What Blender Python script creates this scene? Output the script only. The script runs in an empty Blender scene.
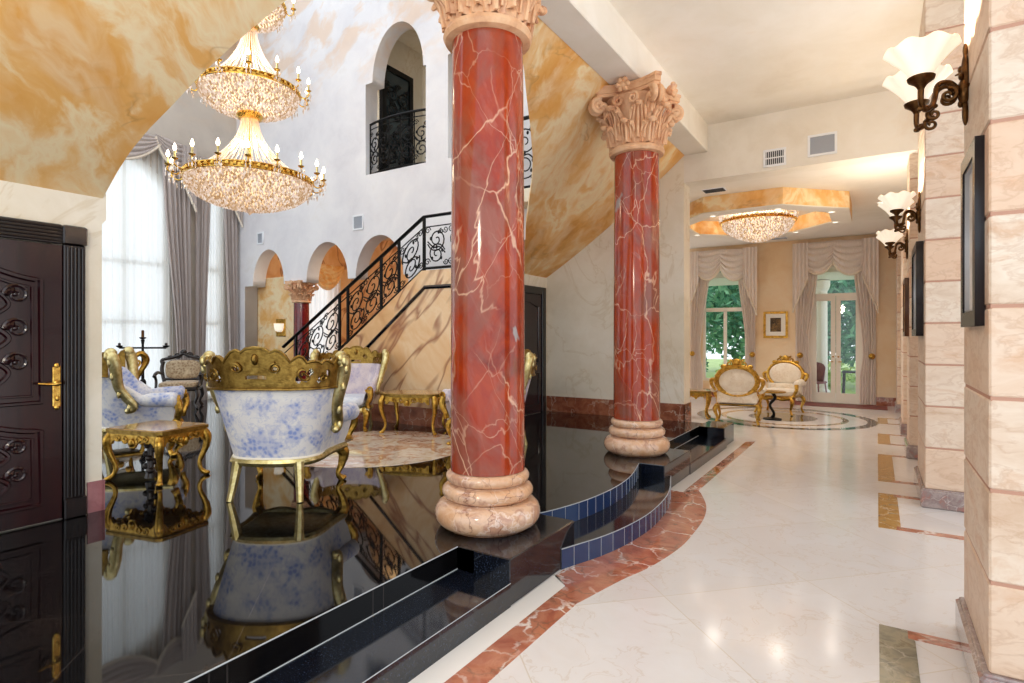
import bpy, math, random
from mathutils import Vector, Matrix
PI = math.pi
sin, cos = math.sin, math.cos
C = bpy.context.scene.collection
random.seed(7)
P = 0.28            # height of the black granite platform above the hall floor
def R(a): return a * PI / 180

# ------------------------------------------------------------------ mesh builder
class MB:
    def __init__(s, M=None):
        s.v = []; s.f = []; s.M = M or Matrix.Identity(4)
    def add(s, vs, fs):
        b = len(s.v); M = s.M
        s.v += [tuple(M @ Vector(p)) for p in vs]
        s.f += [tuple(i + b for i in f) for f in fs]
        return s
    def box(s, x0, y0, z0, x1, y1, z1):
        return s.add([(x0,y0,z0),(x1,y0,z0),(x1,y1,z0),(x0,y1,z0),(x0,y0,z1),(x1,y0,z1),(x1,y1,z1),(x0,y1,z1)],
                     [(0,3,2,1),(4,5,6,7),(0,1,5,4),(1,2,6,5),(2,3,7,6),(3,0,4,7)])
    def cbox(s, c, d):
        return s.box(c[0]-d[0]/2, c[1]-d[1]/2, c[2]-d[2]/2, c[0]+d[0]/2, c[1]+d[1]/2, c[2]+d[2]/2)
    def bbox(s, x0, y0, z0, x1, y1, z1, b=.01):
        """box with chamfered edges"""
        b = min(b, (x1-x0)*.49, (y1-y0)*.49, (z1-z0)*.49)
        rings = []
        def rect(i, z):
            return [(x0+i+b,y0+i,z),(x1-i-b,y0+i,z),(x1-i,y0+i+b,z),(x1-i,y1-i-b,z),(x1-i-b,y1-i,z),(x0+i+b,y1-i,z),(x0+i,y1-i-b,z),(x0+i,y0+i+b,z)]
        vs = rect(b, z0) + rect(0, z0+b) + rect(0, z1-b) + rect(b, z1)
        fs = []
        for k in range(3):
            for i in range(8):
                j = (i+1) % 8
                fs.append((k*8+i, k*8+j, k*8+8+j, k*8+8+i))
        fs.append(tuple(range(7,-1,-1))); fs.append(tuple(range(24,32)))
        return s.add(vs, fs)
    def lathe(s, prof, n=32, c=(0,0,0), cap=True, a0=0, a1=2*PI):
        full = abs(a1-a0-2*PI) < 1e-6
        m = n if full else n+1
        vs = []
        for r, z in prof:
            for i in range(m):
                a = a0 + (a1-a0)*i/n
                vs.append((c[0]+r*cos(a), c[1]+r*sin(a), c[2]+z))
        fs = []
        for k in range(len(prof)-1):
            for i in range(n):
                j = (i+1) % m
                fs.append((k*m+i, k*m+j, (k+1)*m+j, (k+1)*m+i))
        if cap and full:
            if prof[0][0] > 1e-4: fs.append(tuple(range(m-1,-1,-1)))
            if prof[-1][0] > 1e-4: fs.append(tuple(range((len(prof)-1)*m, len(prof)*m)))
        return s.add(vs, fs)
    def tube(s, pts, r, n=8, closed=False, flat=1.0):
        pts = [Vector(p) for p in pts]; N = len(pts)
        rs = r if isinstance(r, (list, tuple)) else [r]*N
        if len(rs) != N:
            rr = []
            for i in range(N):
                q = i/(N-1)*(len(rs)-1); k = min(int(q), len(rs)-2); rr.append(rs[k]+(rs[k+1]-rs[k])*(q-k))
            rs = rr
        vs = []; up = None
        for i in range(N):
            a = pts[i-1] if (i > 0 or closed) else pts[i]
            b = pts[(i+1) % N] if (i < N-1 or closed) else pts[i]
            t = (b-a)
            if t.length < 1e-9: t = Vector((0,0,1))
            t.normalize()
            if up is None:
                up = Vector((0,0,1)) if abs(t.z) < .9 else Vector((1,0,0))
            up = (up - t*up.dot(t))
            if up.length < 1e-6: up = t.orthogonal()
            up.normalize(); sd = t.cross(up)
            for k in range(n):
                an = 2*PI*k/n
                vs.append(tuple(pts[i] + up*(rs[i]*cos(an)) + sd*(rs[i]*flat*sin(an))))
        fs = []
        for i in range(N if closed else N-1):
            j = (i+1) % N
            for k in range(n):
                l = (k+1) % n
                fs.append((i*n+k, i*n+l, j*n+l, j*n+k))
        if not closed:
            fs.append(tuple(range(n-1,-1,-1))); fs.append(tuple(range((N-1)*n, N*n)))
        return s.add(vs, fs)
    def ell(s, c, rx, ry=None, rz=None, nu=14, nv=8, e=1.0):
        ry = rx if ry is None else ry; rz = rx if rz is None else rz
        def pw(x): return math.copysign(abs(x)**e, x)
        vs = [(c[0],c[1],c[2]-rz)]
        for j in range(1, nv):
            b = -PI/2 + PI*j/nv
            for i in range(nu):
                a = 2*PI*i/nu
                vs.append((c[0]+rx*pw(cos(b))*pw(cos(a)), c[1]+ry*pw(cos(b))*pw(sin(a)), c[2]+rz*pw(sin(b))))
        vs.append((c[0],c[1],c[2]+rz)); T = len(vs)-1
        fs = [(0, 1+(i+1)%nu, 1+i) for i in range(nu)]
        for j in range(nv-2):
            for i in range(nu):
                k = (i+1) % nu
                fs.append((1+j*nu+i, 1+j*nu+k, 1+(j+1)*nu+k, 1+(j+1)*nu+i))
        b = 1+(nv-2)*nu
        fs += [(b+i, b+(i+1)%nu, T) for i in range(nu)]
        return s.add(vs, fs)
    def prism(s, poly, fn, lo, hi):
        """poly (a,b) pairs extruded from lo to hi; fn(a,b,h) -> xyz"""
        n = len(poly)
        vs = [fn(a,b,lo) for a,b in poly] + [fn(a,b,hi) for a,b in poly]
        fs = [tuple(range(n-1,-1,-1)), tuple(range(n,2*n))] + [(i,(i+1)%n,n+(i+1)%n,n+i) for i in range(n)]
        return s.add(vs, fs)
    def grid(s, nu, nv, fn, cu=False, cv=False):
        mu = nu if cu else nu+1; mv = nv if cv else nv+1
        vs = [fn(i/nu, j/nv) for j in range(mv) for i in range(mu)]
        fs = []
        for j in range(nv):
            for i in range(nu):
                a, b = (i+1) % mu, (j+1) % mv
                fs.append((j*mu+i, j*mu+a, b*mu+a, b*mu+i))
        return s.add(vs, fs)
    def fret(s, nu, nv, fn, mask, th):
        """pierced panel: fn(u,v,k) with k=-.5 / .5 the two faces (th applied by fn); mask(u,v) keeps a cell"""
        keep = [[mask((i+.5)/nu, (j+.5)/nv) for i in range(nu)] for j in range(nv)]
        idx = {}; vs = []; fs = []
        def V(i, j, k):
            if (i,j,k) not in idx:
                idx[(i,j,k)] = len(vs); vs.append(fn(i/nu, j/nv, (k-.5)*th))
            return idx[(i,j,k)]
        for j in range(nv):
            for i in range(nu):
                if not keep[j][i]: continue
                fs.append((V(i,j,0),V(i,j+1,0),V(i+1,j+1,0),V(i+1,j,0)))
                fs.append((V(i,j,1),V(i+1,j,1),V(i+1,j+1,1),V(i,j+1,1)))
                for di,dj,a,b in ((-1,0,(i,j),(i,j+1)),(1,0,(i+1,j),(i+1,j+1)),(0,-1,(i,j),(i+1,j)),(0,1,(i,j+1),(i+1,j+1))):
                    q, w = i+di, j+dj
                    if not (0 <= q < nu and 0 <= w < nv) or not keep[w][q]:
                        fs.append((V(*a,0),V(*b,0),V(*b,1),V(*a,1)))
        return s.add(vs, fs)
    def build(s, name, m, parent=None, smooth=40, loc=None):
        me = bpy.data.meshes.new(name)
        me.from_pydata(s.v, [], s.f); me.update()
        if smooth:
            me.polygons.foreach_set('use_smooth', [True]*len(me.polygons))
            me.set_sharp_from_angle(angle=R(smooth))
        me.materials.append(m)
        o = bpy.data.objects.new(name, me); C.objects.link(o)
        if parent: o.parent = parent
        if loc: o.location = loc
        return o

def thing(name, label, cat, loc=(0,0,0), rz=0, group=None, sc=1):
    o = bpy.data.objects.new(name, None); C.objects.link(o)
    o.location = loc; o.rotation_euler = (0,0,rz); o.scale = (sc,sc,sc); o.empty_display_size = .1
    return tag(o, label, cat, group)
def tag(o, label, cat, group=None, kind=None):
    o['label'] = label; o['category'] = cat
    if group: o['group'] = group
    if kind: o['kind'] = kind
    return o
def struct(o, label=None, cat=None):
    o['kind'] = 'structure'
    if label: o['label'] = label
    if cat: o['category'] = cat
    return o
def dup(root, label, loc, rz, group=None, sc=None):
    def cp(o, par):
        c = o.copy(); C.objects.link(c)
        if par: c.parent = par
        for ch in list(o.children): cp(ch, c)
        return c
    r = cp(root, None); r.location = loc; r.rotation_euler = (0,0,rz); r['label'] = label
    if group: r['group'] = group
    if sc: r.scale = (sc,sc,sc)
    return r
def spiral(c, r0, r1, a0, turns, n=26, ax=(1,0,0), ay=(0,0,1)):
    ax, ay, c = Vector(ax), Vector(ay), Vector(c); out = []
    for i in range(n+1):
        t = i/n; r = r0+(r1-r0)*t; a = a0+turns*2*PI*t
        out.append(c + ax*(r*cos(a)) + ay*(r*sin(a)))
    return out
def catmull(pts, n=8):
    pts = [Vector(p) for p in pts]; out = []
    for i in range(len(pts)-1):
        p0 = pts[max(i-1,0)]; p1 = pts[i]; p2 = pts[i+1]; p3 = pts[min(i+2,len(pts)-1)]
        for k in range(n):
            t = k/n
            out.append(.5*((2*p1)+(p2-p0)*t+(2*p0-5*p1+4*p2-p3)*t*t+(3*p1-p0-3*p2+p3)*t**3))
    out.append(pts[-1]); return out
def lerp(a, b, t): return a+(b-a)*t
def sm(a, b, x):
    t = max(0, min(1, (x-a)/(b-a))); return t*t*(3-2*t)

# ------------------------------------------------------------------ materials
def lin(h):
    h = h.lstrip('#'); out = []
    for i in (0,2,4):
        c = int(h[i:i+2],16)/255
        out.append(c/12.92 if c <= .04045 else ((c+.055)/1.055)**2.4)
    return (*out, 1)
class NT:
    def __init__(s, name):
        s.m = bpy.data.materials.new(name); s.m.use_nodes = True
        s.t = s.m.node_tree; s.bs = s.t.nodes['Principled BSDF']; s.out = s.t.nodes['Material Output']
        s.co = None
    def n(s, typ, ins=None, **kw):
        nd = s.t.nodes.new(typ)
        for k, v in kw.items(): setattr(nd, k, v)
        for k, v in (ins or {}).items(): s.set(nd.inputs[k], v)
        return nd
    def set(s, sock, v):
        if isinstance(v, bpy.types.NodeSocket): s.t.links.new(v, sock)
        else: sock.default_value = v
    def coord(s, scale=(1,1,1), rot=(0,0,0), loc=(0,0,0)):
        if s.co is None: s.co = s.n('ShaderNodeTexCoord').outputs['Object']
        v = s.n('ShaderNodeMapping', {'Vector': s.co, 'Rotation': rot, 'Location': loc}).outputs[0]
        return v if tuple(scale) == (1,1,1) else s.n('ShaderNodeMapping', {'Vector': v, 'Scale': scale}).outputs[0]
    def noise(s, vec, scale=5, detail=6, rough=.55, dist=0):
        return s.n('ShaderNodeTexNoise', {'Vector': vec, 'Scale': scale, 'Detail': detail, 'Roughness': rough, 'Distortion': dist})
    def warp(s, vec, scale, amt, detail=3):
        nz = s.noise(vec, scale, detail)
        a = s.n('ShaderNodeVectorMath', {0: nz.outputs['Color'], 1: (.5,.5,.5)}, operation='SUBTRACT')
        b = s.n('ShaderNodeVectorMath', {0: a.outputs[0], 'Scale': amt}, operation='SCALE')
        return s.n('ShaderNodeVectorMath', {0: vec, 1: b.outputs[0]}, operation='ADD').outputs[0]
    def voro(s, vec, scale, feature='DISTANCE_TO_EDGE', rnd=1):
        return s.n('ShaderNodeTexVoronoi', {'Vector': vec, 'Scale': scale, 'Randomness': rnd}, feature=feature)
    def ramp(s, fac, stops, interp='LINEAR'):
        r = s.n('ShaderNodeValToRGB', {'Fac': fac}); e = r.color_ramp.elements
        r.color_ramp.interpolation = interp
        while len(e) < len(stops): e.new(.5)
        for i, (p, c) in enumerate(stops):
            e[i].position = p
            e[i].color = lin(c) if isinstance(c, str) else ((c,c,c,1) if isinstance(c,(int,float)) else c)
        return r.outputs[0]
    def mix(s, fac, a, b, mode='MIX'):
        m = s.n('ShaderNodeMix', data_type='RGBA', blend_type=mode)
        s.set(m.inputs[0], fac)
        s.set(m.inputs[6], lin(a) if isinstance(a,str) else a); s.set(m.inputs[7], lin(b) if isinstance(b,str) else b)
        return m.outputs[2]
    def math(s, op, a, b=0.0):
        return s.n('ShaderNodeMath', {0: a, 1: b}, operation=op).outputs[0]
    def sep(s, vec): return s.n('ShaderNodeSeparateXYZ', {0: vec}).outputs
    def bump(s, h, strength=.3, dist=.01):
        b = s.n('ShaderNodeBump', {'Height': h, 'Strength': strength, 'Distance': dist}); s.set(s.bs.inputs['Normal'], b.outputs[0])
    def fin(s, col=None, rough=.5, metal=0, spec=None, ior=None, coat=0, **kw):
        b = s.bs.inputs
        if col is not None: s.set(b['Base Color'], lin(col) if isinstance(col,str) else col)
        s.set(b['Roughness'], rough); s.set(b['Metallic'], metal)
        if spec is not None: b['Specular IOR Level'].default_value = spec
        if ior: b['IOR'].default_value = ior
        if coat: b['Coat Weight'].default_value = coat; b['Coat Roughness'].default_value = .04
        for k, v in kw.items(): s.set(b[k.replace('_',' ')], v)
        return s.m
def plain(name, col, rough=.5, metal=0, **kw): return NT(name).fin(col, rough, metal, **kw)
def emit(name, col, st, base='#ffffff'):
    n = NT(name); n.bs.inputs['Emission Color'].default_value = lin(col); n.bs.inputs['Emission Strength'].default_value = st
    return n.fin(base, .4)

M = {}
def plaster(name, stops, sc=.9, rough=.75, extra=None, veins=None):
    t = NT(name); v = t.coord(); w = t.warp(v, 1.1, .9)
    c = t.ramp(t.noise(w, sc, 8, .62).outputs[0], stops)
    if veins:
        e = t.noise(t.coord((1,1,.55),(.5,.4,.2)), veins[1], 5, .6, 1.5).outputs[0]
        k = t.ramp(t.math('ABSOLUTE', t.math('SUBTRACT', e, .5)), [(0,1),(veins[2],0)])
        c = t.mix(t.math('MULTIPLY', k, veins[3]), c, veins[0])
    if extra: c = extra(t, c)
    t.bump(t.noise(w, 9, 5).outputs[0], .08)
    return t.fin(c, rough)
M['plaster_cream'] = plaster('cream_plaster', [(.25,'#d3c6ad'),(.45,'#e6dcc8'),(.6,'#eee6d6'),(.8,'#d8ccb4')], .8, .6, veins=('#c9b48d',.9,.02,.35))
M['plaster_hall'] = plaster('hall_plaster', [(.25,'#d6cbb9'),(.45,'#e9e2d6'),(.62,'#f1ece4'),(.82,'#e6d3bc')], .5, .7)
def clouds(t, c):
    z = t.sep(t.coord())[2]
    hi = t.ramp(t.math('MULTIPLY', z, .1), [(.60,0),(.72,1)])
    nz = t.ramp(t.noise(t.warp(t.coord((1,1,1.6),(0,.4,0)), .8, 1.4), .9, 7).outputs[0], [(.47,0),(.56,1)])
    return t.mix(t.math('MULTIPLY', t.math('MULTIPLY', hi, nz), .5), c, '#e0b78a')
M['plaster_grey'] = plaster('grey_lavender_plaster', [(.25,'#d0cdd1'),(.45,'#e1dfe2'),(.62,'#ebe9ea'),(.8,'#ded8d3')], .8, .75, clouds)
M['plaster_taupe'] = plaster('taupe_plaster', [(.25,'#a79d94'),(.5,'#bfb5aa'),(.8,'#cdc3b6')], .8, .75, clouds)
M['plaster_peach'] = plaster('peach_plaster', [(.25,'#dcb488'),(.45,'#eccfa8'),(.6,'#f2dcbd'),(.8,'#e0b78a')], .8, .6)
M['white_paint'] = plain('white_paint', '#f1ece2', .5)
M['ceiling'] = plaster('pale_ceiling', [(.3,'#e2dbcd'),(.5,'#f0eae0'),(.8,'#f4eee6')], .5, .7)

def orange_faux():
    t = NT('orange_marbled_plaster'); v = t.coord((.75,1.35,1),(.3,.2,.75)); w = t.warp(v, .8, 1.0, 4); w2 = t.warp(w, 2.2, .35)
    c = t.ramp(t.noise(w, .75, 8, .6, .35).outputs[0], [(.28,'#cb8830'),(.38,'#e3a552'),(.46,'#eebf7c'),(.52,'#f5e0b6'),(.57,'#eab469'),(.66,'#e2a250'),(.74,'#f4d9a6'),(.84,'#efd3a6')])
    c = t.mix(t.ramp(t.noise(w2, 3.0, 6).outputs[0], [(.45,0),(.7,.55)]), c, '#f4e2bd')
    e = t.noise(t.warp(t.coord((1,.7,1.3),(.2,.5,.4)), 1.1, .9), 1.1, 4, .55, .5).outputs[0]
    k = t.ramp(t.math('ABSOLUTE', t.math('SUBTRACT', e, .52)), [(0,1),(.008,.45),(.02,0)])
    k = t.math('MULTIPLY', k, t.ramp(t.noise(v, 1.6, 2).outputs[0], [(.52,0),(.66,1)]))
    c = t.mix(t.math('MULTIPLY', k, .4), c, '#a5743f')
    t.bump(t.noise(w2, 6, 5).outputs[0], .06)
    return t.fin(c, .55)
M['orange'] = orange_faux()
def stair_marble():
    t = NT('peach_veined_marble'); v = t.coord((1,1,.6),(0,.75,0)); w = t.warp(v, 1.0, 1.1)
    c = t.ramp(t.noise(w, 1.0, 7, .6).outputs[0], [(.25,'#c98f55'),(.42,'#e0b17c'),(.55,'#ebcaa0'),(.72,'#d39a63'),(.85,'#e7c092')])
    e = t.noise(t.warp(t.coord((1.0,1,.28),(0,R(-38),0)), .9, .7), 1.5, 3, .5, .4).outputs[0]
    k = t.ramp(t.math('ABSOLUTE', t.math('SUBTRACT', e, .5)), [(0,1),(.012,.6),(.028,0)])
    c = t.mix(t.math('MULTIPLY', k, .8), c, '#8d4a2a')
    return t.fin(c, .35)
M['stair_marble'] = stair_marble()

def hall_floor():
    t = NT('polished_cream_marble'); v = t.coord((1,1,1),(0,0,R(45)),(.2,.35,0))
    br = t.n('ShaderNodeTexBrick', {'Vector': v, 'Scale': 1.0, 'Mortar Size': .0035, 'Mortar Smooth': .1, 'Brick Width': 1.02, 'Row Height': 1.02, 'Color1': lin('#d6d1cf'), 'Color2': lin('#e2dedc'), 'Mortar': lin('#cfc4b4')}, offset=0.0)
    w = t.warp(t.coord((1,1,1),(0,0,.5)), 1.6, .9)
    c = t.mix(t.ramp(t.noise(w, 1.3, 8, .65).outputs[0], [(.35,0),(.72,.5)]), br.outputs['Color'], '#cfc2b6')
    e = t.noise(w, 2.6, 5, .6).outputs[0]
    k = t.ramp(t.math('ABSOLUTE', t.math('SUBTRACT', e, .5)), [(0,.4),(.012,0)])
    c = t.mix(k, c, '#c5b09a')
    return t.fin(c, t.ramp(t.noise(v, 3, 3).outputs[0], [(.3,.09),(.8,.16)]), ior=1.5)
M['hall_floor'] = hall_floor()
def granite():
    t = NT('polished_black_granite'); v = t.coord((1,1,1),(0,0,R(45)))
    br = t.n('ShaderNodeTexBrick', {'Vector': v, 'Scale': 1.0, 'Mortar Size': .003, 'Mortar Smooth': .1, 'Brick Width': .62, 'Row Height': .62, 'Color1': (0,0,0,1), 'Color2': (0,0,0,1), 'Mortar': (1,1,1,1)}, offset=0.0)
    sp = t.ramp(t.noise(t.coord(), 160, 2, .7).outputs[0], [(.62,0),(.72,1)])
    c = t.mix(t.math('MULTIPLY', sp, .5), '#0b0a0b', '#35302f')
    c = t.mix(t.math('MULTIPLY', br.outputs['Color'], .6), c, '#3b3533')
    return t.fin(c, .035, ior=1.5)
M['granite'] = granite()
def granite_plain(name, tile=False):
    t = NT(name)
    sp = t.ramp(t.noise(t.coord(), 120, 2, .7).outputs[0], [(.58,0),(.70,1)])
    c = t.mix(t.math('MULTIPLY', sp, .6), '#0b0e16', '#46546e')  # base and speckle tinted blue in place of reflected sky
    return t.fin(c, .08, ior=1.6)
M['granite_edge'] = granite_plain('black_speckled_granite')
M['grout'] = plain('pale_grout', '#a9adb0', .5)

def marble(name, stops, sc, veins=(), rough=.08, rot=(0,0,0), scale=(1,1,1), wamt=.8, coat=.5, bump=0):
    t = NT(name); v = t.coord(scale, rot); w = t.warp(v, sc*.7, wamt/sc)
    c = t.ramp(t.noise(w, sc, 8, .62, .4).outputs[0], stops)
    for (col, vs, width, amt, wa) in veins:
        ww = t.warp(v, vs*1.3, wa/vs, 5)
        d = t.voro(ww, vs).outputs['Distance']
        k = t.ramp(d, [(0,amt),(width*.4,amt*.75),(width,0)])
        k = t.math('MULTIPLY', k, t.ramp(t.noise(v, vs*.9, 3).outputs[0], [(.38,.0),(.58,1)]))
        c = t.mix(k, c, col)
    if bump: t.bump(t.noise(w, sc*6, 4).outputs[0], bump)
    return t.fin(c, rough, coat=coat)
M['rosso'] = marble('red_brown_inlay_marble', [(.25,'#7a4030'),(.42,'#a8614a'),(.55,'#b9795e'),(.68,'#8f4a36'),(.8,'#9a8672')], 4, [('#efe4da',3.2,.045,.9,1.2),('#6f5a4a',5,.05,.6,1)], .08)
M['gold_marble'] = marble('golden_brown_inlay_marble', [(.25,'#6f4a26'),(.42,'#a67838'),(.55,'#b98d4c'),(.68,'#7d6a54'),(.8,'#8a8272')], 5, [('#e9dcc6',4,.03,.6,1.2)], .1)
M['green_marble'] = marble('grey_green_inlay_marble', [(.25,'#5f5a4c'),(.42,'#857d6a'),(.55,'#9a9078'),(.68,'#6d6149'),(.8,'#a08c78')], 7, [('#cfc6b6',4,.03,.5,1.2)], .1)
M['plinth'] = marble('grey_rose_plinth_marble', [(.25,'#7b6460'),(.42,'#a2938f'),(.55,'#8c7a78'),(.68,'#a56a5e'),(.8,'#b5aaa6')], 9, [('#d9d0cb',7,.03,.5,1.2)], .12)
M['base_red'] = marble('red_brown_baseboard_marble', [(.25,'#5a2c1e'),(.45,'#8d4f38'),(.6,'#a8694c'),(.8,'#6f4233')], 4, [('#d9bfa8',3,.03,.6,1.2)], .12)
M['base_rose'] = marble('rose_baseboard_marble', [(.3,'#8d5559'),(.55,'#ab7274'),(.8,'#96595a')], 5, [], .15)
M['medallion'] = marble('swirled_pink_cream_marble', [(.22,'#b98762'),(.38,'#dcc0a0'),(.48,'#ecdcc8'),(.58,'#c58f68'),(.68,'#ead6be'),(.82,'#c9986f')], 2.4, [('#8a4a34',2.2,.03,.5,1.6)], .06, wamt=2.6)
M['dark_inlay'] = marble('dark_green_inlay_marble', [(.3,'#2b2f2c'),(.6,'#4f5650'),(.8,'#3a403c')], 6, [], .08)
M['column_base'] = marble('tan_rose_marble', [(.22,'#b57f58'),(.40,'#d3a37c'),(.52,'#dcb596'),(.62,'#b98a72'),(.75,'#d2a37a'),(.88,'#8f6a58')], 5, [('#7a4a34',3.4,.02,.75,1.4),('#f0dccc',4.5,.03,.6,1.3)], .12, wamt=1.2)
def red_column():
    t = NT('polished_red_marble')
    v = t.coord((1,1,.5),(.0,R(28),.5)); w = t.warp(v, 1.3, .8, 4)
    c = t.ramp(t.noise(w, 2.0, 6, .6, .5).outputs[0], [(.24,'#5a1c0e'),(.36,'#8a280c'),(.46,'#a4380e'),(.56,'#962b0e'),(.66,'#83361e'),(.78,'#93563e'),(.9,'#644038')])
    c = t.mix(t.ramp(t.noise(t.coord((1,1,.6),(.4,.3,0),(3,1,2)), 1.6, 5, .6, .8).outputs[0], [(.50,0),(.62,.8)]), c, '#8f5546')
    # fine diagonal streaks
    st = t.noise(t.warp(t.coord((7,7,.9),(.0,R(24),.3)), .8, .8), 1.6, 6, .6).outputs[0]
    c = t.mix(t.ramp(st, [(.55,0),(.75,.28)]), c, '#c98a7a')
    sm_ = t.noise(t.warp(t.coord((1.6,1.6,.5),(.2,R(-26),.4),(1,2,3)), 1.2, .5), 1.5, 7, .62).outputs[0]
    c = t.mix(t.ramp(sm_, [(.52,0),(.62,.5),(.78,.7)]), c, '#7f5040')
    # branching cream veins
    for (rot, vs, wd, am, loc, wa) in (((.1,R(28),.4), 1.2, .012, .8, (0,0,0), .45), ((.3,R(-30),1.1), 1.7, .009, .75, (2,4,1), .4), ((.0,R(35),2.0), 2.6, .010, .5, (5,2,3), .4)):
        ww = t.warp(t.warp(t.coord((1.1,1.1,.42), rot, loc), 2.0, wa, 4), 7, .08, 3)
        d = t.voro(ww, vs).outputs['Distance']
        k = t.ramp(d, [(0,am),(wd*.35,am*.8),(wd,0)])
        k = t.math('MULTIPLY', k, t.ramp(t.noise(ww, 1.4, 3).outputs[0], [(.42,0),(.56,1)]))
        c = t.mix(k, c, '#e2b596')
    # grey patches
    g = t.noise(t.coord((1,1,.7),(0,.4,0),(4.3,1.2,.4)), 1.9, 4, .5, .6).outputs[0]
    c = t.mix(t.ramp(g, [(.665,0),(.69,.85)]), c, '#97918e')
    return t.fin(c, .14, coat=.3, spec=.35)
M['column_red'] = red_column()
M['column_dark'] = marble('deep_red_marble', [(.3,'#4f0d12'),(.55,'#7d1a20'),(.8,'#5f1016')], 3, [('#a8503e',3,.02,.5,1)], .12)
def carved():
    t = NT('peach_carved_stone'); v = t.coord()
    c = t.ramp(t.noise(v, 6, 6, .6).outputs[0], [(.28,'#b98264'),(.45,'#dcab82'),(.6,'#e6bd96'),(.8,'#cf9c86')])
    t.bump(t.noise(v, 40, 4).outputs[0], .25)
    return t.fin(c, .6)
M['capital'] = carved()
def stone():
    t = NT('cream_coral_stone_block'); v = t.coord(); geo = t.n('ShaderNodeNewGeometry')
    isl = geo.outputs['Random Per Island']
    off = t.n('ShaderNodeVectorMath', {0: v, 1: t.n('ShaderNodeCombineXYZ', {0: t.math('MULTIPLY', isl, 37.), 1: t.math('MULTIPLY', isl, 11.), 2: t.math('MULTIPLY', isl, 23.)}).outputs[0]}, operation='ADD').outputs[0]
    mp = t.n('ShaderNodeMapping', {'Vector': off, 'Rotation': (.5,.6,.2), 'Scale': (1,1,2.2)}).outputs[0]
    w = t.warp(mp, 2.0, .7)
    c = t.ramp(t.noise(w, 2.2, 8, .65).outputs[0], [(.25,'#c3a68c'),(.42,'#d8c3ae'),(.55,'#e0d0be'),(.68,'#d0af93'),(.82,'#dac4af')])
    c = t.mix(t.ramp(isl, [(0,0),(1,.6)]), c, '#d9ae8c')
    e = t.noise(w, 3.5, 5, .6).outputs[0]
    k = t.ramp(t.math('ABSOLUTE', t.math('SUBTRACT', e, .5)), [(0,.32),(.04,0)])
    c = t.mix(k, c, '#b48a6a')
    t.bump(t.noise(off, 30, 5).outputs[0], .1)
    return t.fin(c, .5)
M['stone'] = stone()
M['mortar'] = plain('rose_mortar', '#b98d78', .8)
def wood(name, a, b, rough=.18, rot=(0,0,0), sc=(14,14,1.2)):
    t = NT(name); c = t.ramp(t.noise(t.warp(t.coord(sc,rot), 1, .5), 1.2, 6, .6).outputs[0], [(.3,a),(.7,b)])
    return t.fin(c, rough, coat=.15)
M['mahogany'] = wood('dark_mahogany', '#12050a', '#2c090d', .2)
M['ebony'] = wood('near_black_wood', '#0b0708', '#1d1212', .25)
M['dark_carved'] = wood('dark_carved_wood', '#120a08', '#2a1a12', .3)
M['brown_frame'] = wood('brown_wood_frame', '#3c2114', '#6d4126', .3)
def gold(name, a, b, rough):
    t = NT(name); n = t.noise(t.coord(), 22, 5, .6).outputs[0]
    c = t.ramp(n, [(.3,a),(.65,b)]); t.bump(t.noise(t.coord(), 45, 4).outputs[0], .25)
    return t.fin(c, rough, 1.0)
M['gold'] = gold('gilded_wood', '#8a6220', '#dcae52', .3)
M['gold_pale'] = gold('pale_gilded_wood', '#b9a25e', '#e4d5a0', .38)
M['gold_olive'] = gold('antique_brass_gilding', '#735626', '#a98845', .36)
M['gold_bright'] = gold('polished_gold', '#b98330', '#f0c768', .2)
def onyx():
    t = NT('golden_onyx_top'); c = t.ramp(t.noise(t.warp(t.coord(), 4, .3), 6, 6).outputs[0], [(.3,'#8a6030'),(.5,'#c39a5a'),(.7,'#a8793e')])
    return t.fin(c, .12, coat=.5)
M['onyx'] = onyx()
def floral(name, base, base2, blue, amt, edge=(.50,.60)):
    t = NT(name); v = t.coord()
    c = t.ramp(t.noise(v, 5, 4).outputs[0], [(.35,base),(.65,base2)])
    cl = t.ramp(t.noise(t.warp(v, 6, .12), 4.2, 4, .6).outputs[0], [(edge[0]-.06,0),(edge[1]-.05,1)])
    pet = t.ramp(t.voro(t.warp(v, 14, .04), 26, 'F1').outputs['Distance'], [(.25,1),(.65,.4)])
    c = t.mix(t.math('MULTIPLY', t.math('MULTIPLY', cl, pet), amt), c, blue)
    ln = t.noise(t.warp(v, 8, .15), 9, 3, .5, 1).outputs[0]
    k = t.ramp(t.math('ABSOLUTE', t.math('SUBTRACT', ln, .5)), [(0,.28),(.03,0)])
    c = t.mix(k, c, blue)
    t.bump(t.noise(v, 160, 2).outputs[0], .1)
    return t.fin(c, .7, Sheen_Weight=.3)
M['blue_floral'] = floral('ivory_silk_with_blue_flowers', '#ddd8d8', '#ebe6e0', '#7288c6', .9)
M['mauve_silk'] = floral('mauve_silk_damask', '#cdbcbc', '#ded0cc', '#9a8fb2', .6)
M['ivory'] = floral('ivory_damask', '#e2d6c4', '#efe6d8', '#cdb9a0', .6)
M['seat_silk'] = floral('pale_blue_seat_silk', '#d6d9de', '#e6e6e6', '#a5b2cf', .6)
M['beige_pattern'] = floral('beige_patterned_tapestry', '#c9b28f', '#dccaa8', '#8a6a48', .9, (.4,.5))
M['piping'] = plain('ivory_piping', '#ebe3d2', .6)
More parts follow.
